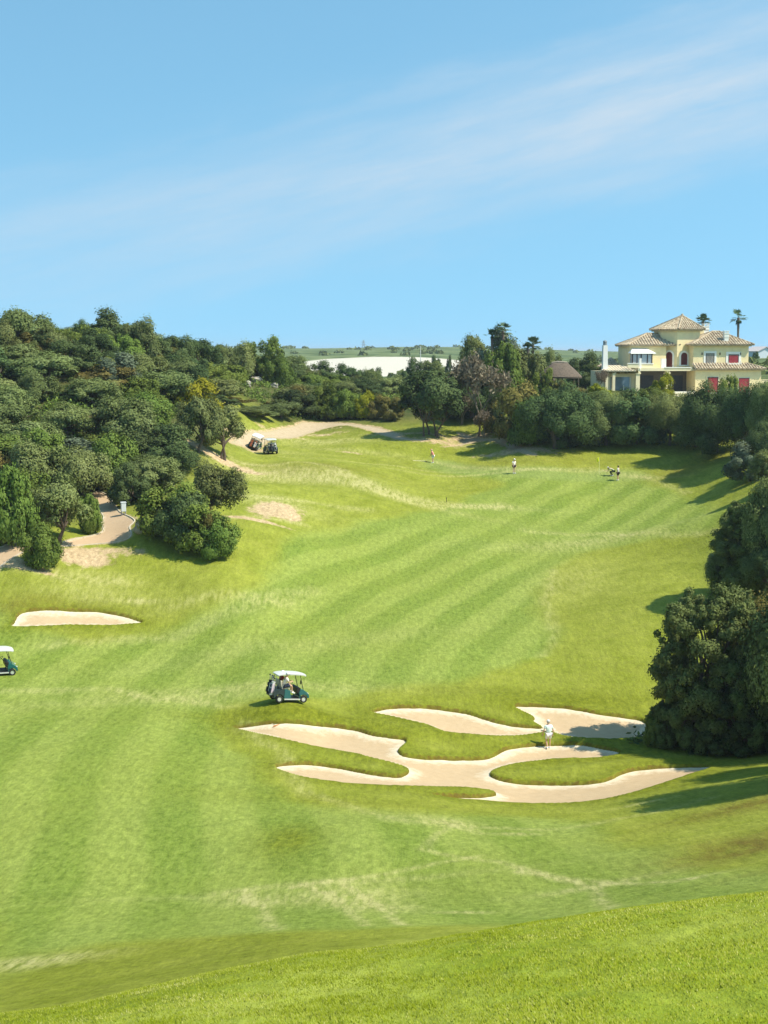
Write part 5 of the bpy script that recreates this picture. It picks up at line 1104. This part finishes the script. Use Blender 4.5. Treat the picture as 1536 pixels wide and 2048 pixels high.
def sand_at(px, py):
    f_ = lambda x, y: sand_h(x, y, bunker_sd(x, y)); return P(px, py, f_, 60, 120)
q = sand_at(1097, 1497); fw_ = dict(kneeR=(.10, .06, .50), ankR=(.10, .06, .09), toeR=(.11, .23, .03), kneeL=(-.11, .13, .50), ankL=(-.10, -.10, .11), toeL=(-.11, .04, .03), elL=(-.30, .0, 1.16), wrL=(-.33, .10, .93), elR=(.27, -.04, 1.14), wrR=(.27, .04, .89), chest=(0, .05, 1.30), neck=(0, .07, 1.46), chin=(0, .10, 1.52), head=(0, .11, 1.62), crown=(0, .10, 1.71), shR=(.19, .04, 1.41), shL=(-.19, .04, 1.41))
pr, J = person(q, R(12), fw_, 'person in white cap, pale mint shirt and white shorts walking away across the bunker', MINT, WHC, hat=WHC, hair=GRH, scale=1.02)
club(wp(pr, (.285, .09, .86)), wp(pr, (.42, .35, .05)), 'steel golf club carried low by the person crossing the sand')
q = pland(866, 926)
pr, J = person(q, R(70), dict(chest=(0, .06, 1.29), neck=(0, .12, 1.45), chin=(0, .16, 1.49), head=(0, .19, 1.57), crown=(0, .19, 1.66), shR=(.18, .11, 1.39), shL=(-.18, .11, 1.39), elR=(.17, .20, 1.12), wrR=(.06, .34, .95), elL=(-.17, .20, 1.12), wrL=(-.04, .34, .93)), 'person in salmon pink top and white shorts putting at the left of the green', PINK, WHC, hair=GRH, hat=PINK)
club(wp(pr, (0, .38, .98)), wp(pr, (-.02, .62, .03)), 'putter held by the person in pink at the left of the green')
q = pland(1028, 947)
pr, J = person(q, R(-150), dict(elR=(.28, .05, 1.14), wrR=(.24, .20, .93), chin=(0, .04, 1.52), head=(0, .06, 1.62), crown=(0, .03, 1.71)), 'person in cream top, short black skirt and cream hat standing mid green', CRM, BLK, skirt=True, hat=CRM, hair=BLOND)
club(wp(pr, (.24, .26, .88)), wp(pr, (.40, .55, .03)), 'golf club held by the person in the black skirt')
q = pland(1236, 961)
pr, J = person(q, R(60), dict(kneeR=(.11, .05, .49), elR=(.25, .03, 1.14), wrR=(.20, .16, .92)), 'person in white shirt and black shorts standing at the right end of the green', WHC, BLK, hair=BRN, hat=None)
club(wp(pr, (.20, .20, .88)), wp(pr, (.26, .32, .03)), 'dark putter resting beside the person in black shorts')
q = pland(1222, 952)
pr, J = person(q, R(88), dict(pelvis=(0, -.32, .62), waist=(0, -.22, .74), chest=(0, .02, .88), neck=(0, .20, .93), chin=(0, .26, .91), head=(0, .33, .95), crown=(0, .36, 1.03), hipR=(.11, -.30, .58), kneeR=(.14, .14, .50), ankR=(.12, -.08, .10), toeR=(.13, .09, .03), hipL=(-.11, -.30, .58), kneeL=(-.14, .10, .42), ankL=(-.12, -.26, .12), toeL=(-.12, -.10, .03), shR=(.19, .14, .90), elR=(.24, .36, .70), wrR=(.20, .60, .62), shL=(-.19, .14, .90), elL=(-.22, .30, .66), wrL=(-.15, .48, .50)), 'person crouching low with arms reaching forward to read the putt beside the flag', GRYC, OLV, hat=CRM, hair=BRN, long_legs=True)
club(wp(pr, (.20, .66, .60)), wp(pr, (.16, 1.35, .38)), 'putter held out level by the crouching person beside the flag', R(90))
# flag
q = pland(1198, 949); fs = empty('golf_flag', q, 0, 'yellow flag drooping from a white pole on the green', 'flag')
MB().tube([(0, 0, -.1), (.03, 0, 2.05)], .022, 8).build('pole', CW('pale_yellow_pole', (.80, .78, .40)), fs)
fl = MB(); cols = 7; rws = 5; vs = []
for i in range(cols+1):
    for j in range(rws+1):
        u_ = i/cols; v_ = j/rws; vs.append((.03-u_*.34+.03*v_, .05*sin(u_*7+v_*2)*u_, 2.03-v_*.46-u_*u_*.16))
n_ = rws+1; fc = [(i*n_+j, (i+1)*n_+j, (i+1)*n_+j+1, i*n_+j+1) for i in range(cols) for j in range(rws)]
fl.add(vs+[(x, y+.006, z) for x, y, z in vs], fc+[tuple(k+len(vs) for k in reversed(f_)) for f_ in fc]); fl.build('flag_cloth', CW('yellow_flag', (.80, .78, .03)), fs, True)
# small things on the grass
def mark(px, py, h, w_, m, name, label, cat='marker post', hf=None):
    q = P(px, py); o = empty(name, q, 0, label, cat); MB().tube([(0, 0, -.1), (0, 0, h*.8)], w_, 8).build('post', m, o); MB().cyl((0, 0, h*.88), (0, 0, 1), w_*1.7, h*.2, 10).build('cap', m, o); return o
mark(1340, 1491, .46, .035, WHT, 'marker_post', 'small white marker post in front of the dark trees behind the sand')
mark(893, 1004, .50, .03, BRZ, 'marker_post', 'short dark stake on the fold of the fairway left of centre')
RK = CW('white_rake_handle', (.80, .70, .55)); RKH = CW('orange_rake_head', (.50, .20, .06))
def rake(p0, p1, label, zoff=.05):
    a, b = Vector(p0), Vector(p1); d = b-a; o = empty('bunker_rake', a, 0, label, 'rake', 'rakes left lying'); MB().tube([(0, 0, zoff), d+Vector((0, 0, zoff))], .022, 8).build('handle', RK, o)
    s = Vector((-d.y, d.x, 0)).normalized()*.32; h_ = MB(); h_.tube([d-s+Vector((0, 0, zoff)), d+s+Vector((0, 0, zoff))], .025, 6)
    for k in range(9): u_ = d+s*(k/4-1); h_.tube([u_+Vector((0, 0, zoff)), u_+Vector((0, 0, zoff-.09))], .01, 4)
    h_.build('rake_head', RKH, o); return o
rake(sand_at(514, 1442), sand_at(553, 1452), 'rake with orange head lying in the long left arm of the bunker')
rake(P(826, 922), P(852, 923), 'pale rake lying on the grass left of the person in pink')
# pale box beside the path, boulders
q = P(247, 1029); bx = empty('waste_box', q, R(20), 'tall pale grey box on legs beside the cart path', 'box')
b_ = MB(); b_.b2((-.22, -.2, .28), (.22, .2, 1.1)); b_.build('box', mat('pale_grey_plastic', (.62, .66, .66), .5, .05, 4), bx, bevel=.03); MB().b2((-.25, -.23, 1.1), (.25, .23, 1.16)).build('lid', mat('pale_lid', (.72, .75, .75), .5, .05, 4), bx)
for sx in (-.17, .17):
    for sy in (-.14, .14): MB().b2((sx-.03, sy-.03, -.1), (sx+.03, sy+.03, .28)).build('leg', GRY, bx)
ROCK = mat('pale_limestone', (.34, .31, .25), .9, .4, 2.2, .9, detail=9)
def rock(px, py, sx, sy, sz, seed, label, Y=None):
    q = P(px, py) if Y is None else Vector((at(px, 700, Y).x, Y, float(land_h(np.array([at(px, 700, Y).x]), np.array([Y]))[0])))
    m = MB().sphere((0, 0, 0), 1, 18, 12); rs = random.Random(seed); ph = [rs.uniform(0, 6) for _ in range(8)]; m2 = MB(); vs = []
    for x, y, z in m.v:
        k = 1+.16*sin(3.1*x+ph[0])*cos(2.7*y+ph[1])+.12*sin(5.3*z+ph[2]+2*x)+.07*sin(9*y+ph[3]+6*z); k = round(k*9)/9*.5+k*.5; vs.append((x*sx*k, y*sy*k, z*sz*k))
    m2.add(vs, m.f); o = m2.build('boulder', ROCK); o.location = (q.x, q.y, q.z+sz*.45); return tag(o, label, 'boulder', 'pale boulders on the hillside')
rock(287, 1063, .78, .55, .75, 1, 'rounded pale boulder between the cart path and the reddish-topped bush')
for i, (px, py, s, lb) in enumerate([(493, 772, .9, 'pale rock low in the outcrop left above the parked carts'), (512, 764, 1.1, 'broad pale rock in the middle of the hillside outcrop'), (548, 774, .8, 'small pale rock at the right end of the hillside outcrop')]):
    r0 = rock(px, py, s*.8, s*.6, s*.55, 10+i, lb)
# ================================================================ golf carts
TEAL = mat('teal_paint', (.008, .115, .12), .3, .05, 3, coat=.5); DTEAL = mat('dark_teal_paint', (.012, .035, .042), .3, .05, 3, coat=.4); BLKP = mat('black_plastic', (.018, .018, .02), .45, .2, 8); WHP = mat('white_plastic', (.56, .56, .53), .35, .03, 3); SEAT = mat('beige_vinyl', (.60, .54, .42), .5, .06, 5)
RUB = mat('tyre_rubber', (.02, .02, .02), .8, .2, 14); RIM = mat('pale_rim', (.66, .68, .66), .35, .05, 5, metal=.2); CLEAR = bpy.data.materials.new('clear_screen'); CLEAR.use_nodes = True
_t = CLEAR.node_tree; _t.nodes.clear(); _o = N(_t, 'ShaderNodeOutputMaterial'); _m = N(_t, 'ShaderNodeMixShader'); _a = N(_t, 'ShaderNodeBsdfTransparent'); _b = N(_t, 'ShaderNodeBsdfGlossy', i_Roughness=.05); _m.inputs[0].default_value = .08; _t.links.new(_a.outputs[0], _m.inputs[1]); _t.links.new(_b.outputs[0], _m.inputs[2]); _t.links.new(_m.outputs[0], _o.inputs[0])
def arc(cx, cz, r, a0, a1, n): return [(cx+r*cos(R(a0+(a1-a0)*k/n)), cz+r*sin(R(a0+(a1-a0)*k/n))) for k in range(n+1)]
def make_cart(label, paint):
    o = empty('golf_cart', label=label, cat='golf cart', group='golf carts on the course'); XR, XF, WR = -.78, .84, .235
    m = MB(); m.prism([(-.47, .262), (-.47, .855), (-.30, .84), (-.10, .74), (-.02, .40), (-.05, .262)], 'y', -.60, .60); m.build('body', paint, o, bevel=.02)
    m = MB(); m.prism([(-1.18, .42), (-1.20, .70), (-1.05, .84), (-.472, .84), (-.472, .34)]+arc(XR, WR, .30, 20, 172, 9)+[(-1.10, .28)], 'y', -.595, .595); m.build('rear_fender', DTEAL, o, bevel=.02)
    m = MB(); pf = [(.62, .30), (.52, .62), (.60, .86), (.78, .84), (1.10, .62), (1.22, .46), (1.22, .30)]+arc(XF, WR, .28, 12, 168, 10)
    m.prism(pf, 'y', -.56, .56); m.build('front_cowl', paint, o, bevel=.03)
    m = MB(); m.b2((-.10, -.56, .22), (.66, .56, .28)); m.build('floor', BLKP, o); m = MB(); m.prism([(.40, .60), (.38, .92), (.48, 1.0), (.62, .92), (.62, .60)], 'y', -.53, .53); m.build('dashboard', BLKP, o, bevel=.02)
    for s in (-1, 1): MB().b2((-.45, s*.585-.03, .19), (.62, s*.585+.03, .26)).build('sill', RIM, o)
    MB().b2((-.62, -.56, .84), (-.12, .56, .97)).build('seat', SEAT, o, bevel=.04)
    m = MB(); m.box((-.68, 0, 1.18), (.10, 1.08, .40), rot=Matrix.Rotation(R(-8), 4, 'Y').to_euler()); m.build('backrest', SEAT, o, bevel=.04)
    for s in (-1, 1): MB().tube([(-.66, s*.60, .88), (-.62, s*.60, 1.12), (-.28, s*.60, 1.10), (-.22, s*.60, .90)], .018, 6).build('armrest', RIM, o)
    # roof: cambered moulded slab
    vs = []; nx, ny = 12, 8
    for i in range(nx+1):
        for j in range(ny+1):
            u_ = i/nx*2-1; v_ = j/ny*2-1; ex = 1-.06*v_**4; ey = 1-.10*u_**4; vs.append((-.02+u_*.98*ex, v_*.62*ey, 1.86-.045*u_*u_-.035*v_*v_-.05*(abs(u_)**6)))
    n_ = ny+1; fc = [(i*n_+j, i*n_+j+1, (i+1)*n_+j+1, (i+1)*n_+j) for i in range(nx) for j in range(ny)]; nv = len(vs); rim = [i*n_ for i in range(nx+1)]+[nx*n_+j for j in range(1, n_)]+[i*n_+ny for i in range(nx-1, -1, -1)]+[j for j in range(ny-1, 0, -1)]
    m = MB(); m.add(vs+[(x, y, z-.06) for x, y, z in vs], fc+[tuple(k+nv for k in reversed(f_)) for f_ in fc]+[(rim[k], rim[(k+1) % len(rim)], rim[(k+1) % len(rim)]+nv, rim[k]+nv) for k in range(len(rim))]); m.build('roof', WHP, o, True)
    for s in (-1, 1):
        MB().tube([(.80, s*.50, .82), (.62, s*.51, 1.40), (.52, s*.50, 1.80)], .021, 7).build('front_post', BLKP, o); MB().tube([(-.86, s*.50, .80), (-.84, s*.51, 1.40), (-.76, s*.50, 1.78)], .021, 7).build('rear_post', BLKP, o)
        MB().sphere((1.17, s*.36, .56), (.05, .09, .05), 10, 6).build('headlight', WHP, o)
    m = MB(); m.add([(.785, -.48, .90), (.785, .48, .90), (.55, .48, 1.74), (.55, -.48, 1.74), (.793, -.48, .90), (.793, .48, .90), (.558, .48, 1.74), (.558, -.48, 1.74)], [(0, 1, 2, 3), (7, 6, 5, 4), (0, 4, 5, 1), (2, 6, 7, 3), (1, 5, 6, 2), (0, 3, 7, 4)]); m.build('windshield', CLEAR, o)
    MB().box((.63, -.40, 1.28), (.04, .12, .22)).build('mirror', BLKP, o)
    sw = empty('steering_wheel'); sw.parent = o; m = MB(); c0_ = Vector((.20, .28, 1.06)); ax = Vector((-.62, 0, .78)).normalized(); a1 = Vector((0, 1, 0)); a2 = ax.cross(a1); pts = [c0_+(a1*cos(2*pi*k/18)+a2*sin(2*pi*k/18))*.17 for k in range(19)]
    m.tube(pts, .016, 6, False); m.tube([c0_-a1*.16, c0_+a1*.16], .012, 5); m.build('wheel_ring', BLKP, sw); MB().tube([c0_, c0_-ax*.35], .022, 6).build('steering_column', BLKP, sw)
    for x, hw in ((XR, .56), (XF, .55)):
        for s in (-1, 1):
            w0 = MB(); pr2 = [(.135, -.085), (.20, -.09), (.228, -.07), (.235, 0), (.228, .07), (.20, .09), (.135, .085)]; vs = []; nn = 24
            for k in range(nn):
                t_ = 2*pi*k/nn
                for r, y in pr2: vs.append((x+r*cos(t_), s*hw+y, WR+r*sin(t_)))
            w0.add(vs, [(k*7+j, k*7+j+1, ((k+1) % nn)*7+j+1, ((k+1) % nn)*7+j) for k in range(nn) for j in range(6)]); wh = empty('wheel'); wh.parent = o; w0.build('tyre', RUB, wh, True)
            r0 = MB(); r0.cyl((x, s*hw, WR), (0, 1, 0), .137, .11, 20); r0.cyl((x, s*(hw+.055), WR), (0, 1, 0), .05, .03, 12); r0.build('rim', RIM, wh)
    MB().b2((-1.30, -.42, .36), (-1.14, .42, .44)).build('bag_rack', BLKP, o); MB().tube([(-1.08, -.5, .8), (-1.05, -.5, 1.2), (-1.05, .5, 1.2), (-1.08, .5, .8)], .02, 6).build('bag_frame', BLKP, o); return o
def bag(cart, dy, c1, c2, label, seed, towel=None):
    rs = random.Random(seed); o = empty('golf_bag', label=label, cat='golf bag', group='golf bags strapped on the carts'); o.matrix_basis = cart.matrix_basis @ Matrix.LocRotScale(Vector((-1.24, dy, .44)), Matrix.Rotation(R(8), 3, 'Y'), None)
    m = MB(); m.tube([(0, 0, 0), (0, 0, .1), (0, 0, .78), (0, 0, .86)], [.12, .135, .125, .14], 14); m.build('bag_body', c1, o, True); m = MB(); m.box((-.13, 0, .25), (.10, .2, .34)); m.box((-.12, .02, .60), (.07, .18, .2)); m.build('pocket', c2, o, bevel=.02)
    m = MB(); h_ = MB(); wh = MB()
    for k in range(9):
        x, y = rs.uniform(-.08, .08), rs.uniform(-.09, .09); L_ = rs.uniform(1.0, 1.22); m.tube([(x, y, .8), (x*1.5, y*1.5, L_)], .008, 5); (wh if k < 3 else h_).sphere((x*1.5, y*1.5+.02, L_+.02), (.05, .035, .05) if k < 3 else (.03, .018, .04), 8, 5)
    m.build('club_shafts', CLUBM, o); h_.build('club_heads', CLUBM, o); wh.build('head_covers', c2, o)
    if towel: MB().box((-.02, -.15, .42), (.16, .025, .55)).build('towel', towel, o, bevel=.01)
    return o
def ground_mtx(px, py, hd, q=None):
    q = q or P(px, py); e = .8; hx_ = float(land_h(np.array([q.x+e]), np.array([q.y]))[0]-land_h(np.array([q.x-e]), np.array([q.y]))[0])/(2*e); hy_ = float(land_h(np.array([q.x]), np.array([q.y+e]))[0]-land_h(np.array([q.x]), np.array([q.y-e]))[0])/(2*e)
    up = Vector((-hx_, -hy_, 1)).normalized(); fx = Vector((cos(hd), sin(hd), 0)); fx = (fx-up*fx.dot(up)).normalized(); fy = up.cross(fx); return Matrix.Translation(q) @ Matrix((fx, fy, up)).transposed().to_4x4()
CREAMV = CW('white_vinyl', (.78, .76, .74)); RUST = CW('rust_red_vinyl', (.40, .12, .05)); LILAC = CW('pale_lilac_cloth', (.62, .50, .56))
c1 = make_cart('green golf cart with a white roof, bags and two riders above the big bunker', TEAL); c2 = copy_tree(c1); c3 = copy_tree(c1); c4 = copy_tree(c1)
q = P(575, 1402); c1.matrix_basis = ground_mtx(0, 0, R(24), q)
q = P(-3, 1348); c2.matrix_basis = ground_mtx(0, 0, R(24), q); tag(c2, 'green golf cart half cut off by the left edge of the photo')
q = P(508, 897); c3.matrix_basis = ground_mtx(0, 0, R(80), q); tag(c3, 'parked golf cart seen from behind with rust-red bags')
q = P(541, 907); c4.matrix_basis = ground_mtx(0, 0, R(112), q); tag(c4, 'parked golf cart seen from behind with black and white bags')
bag(c1, -.26, CREAMV, NAVY, 'navy and white golf bag on the near side of the moving cart', 1, LILAC); bag(c1, .26, BLK, BLK, 'black golf bag on the far side of the moving cart', 2, WHC)
bag(c3, -.24, RUST, CREAMV, 'rust-red golf bag with white pocket, right one on the parked cart', 3, CREAMV); bag(c3, .24, RUST, RUST, 'all rust-red golf bag, left one on the parked cart', 4)
bag(c4, -.24, WHC, BLK, 'white golf bag with black pocket on the parked cart', 5, WHC); bag(c4, .24, BLK, BLK, 'all black golf bag on the left of the parked cart', 6)
sit = lambda lean: dict(pelvis=(0, -.05, 0), waist=(0, -.03, .15), chest=(0, .02, .38), neck=(0, .05, .55), chin=(0, .07, .61), head=(0, .085, .70), crown=(0, .07, .79), hipR=(.10, 0, -.02), kneeR=(.13, .42, .02), ankR=(.13, .50, -.42), toeR=(.13, .66, -.48), hipL=(-.10, 0, -.02), kneeL=(-.13, .42, .02), ankL=(-.13, .50, -.42), toeL=(-.13, .66, -.48),
 shR=(.19, .03, .49), elR=(.23, .14, .25), wrR=(.12, .38, .27), shL=(-.19, .03, .49), elL=(-.23, .14, .25), wrL=(-.12, .38, .27))
def rider(cart, x, y, z, lean, label, top, bottom, hat, tilt):
    pr, J = person((0, 0, 0), 0, sit(0), label, top, bottom, hat=hat, hair=GRH, group='riders in the moving cart'); pr.matrix_basis = cart.matrix_basis @ Matrix.Translation((x, y, z)) @ Matrix.Rotation(R(-90), 4, 'Z') @ Matrix.Rotation(R(tilt), 4, 'Y'); return pr
rider(c1, -.44, -.46, 1.10, 0, 'person in white cap and white top riding on the near side of the cart', CW('white_top', (.80, .74, .72)), NAVY, WHC, 10)
rider(c1, -.45, .28, 1.06, 0, 'person in red top and white cap driving on the far side of the cart', REDC, NAVY, WHC, 0)
# ================================================================ air
hb_ = MB().b2((-5200, -60, -330), (5200, 14300, 52)); hz_ = hb_.build('haze', None)
hm = bpy.data.materials.new('pale_air'); hm.use_nodes = True; t = hm.node_tree; t.nodes.clear(); ho = N(t, 'ShaderNodeOutputMaterial'); hv = N(t, 'ShaderNodeVolumePrincipled')
hv.inputs['Color'].default_value = (.80, .88, 1.0, 1); hv.inputs['Density'].default_value = .00012; hv.inputs['Anisotropy'].default_value = .1; t.links.new(hv.outputs[0], ho.inputs['Volume'])
hz_.data.materials.append(hm); hz_.display_type = 'WIRE'; tag(hz_, 'thin pale air between the course and the far ridge', 'haze', kind='stuff')
print('ground z', float(Z.min()), float(Z.max()), float(X.min()), float(X.max()))
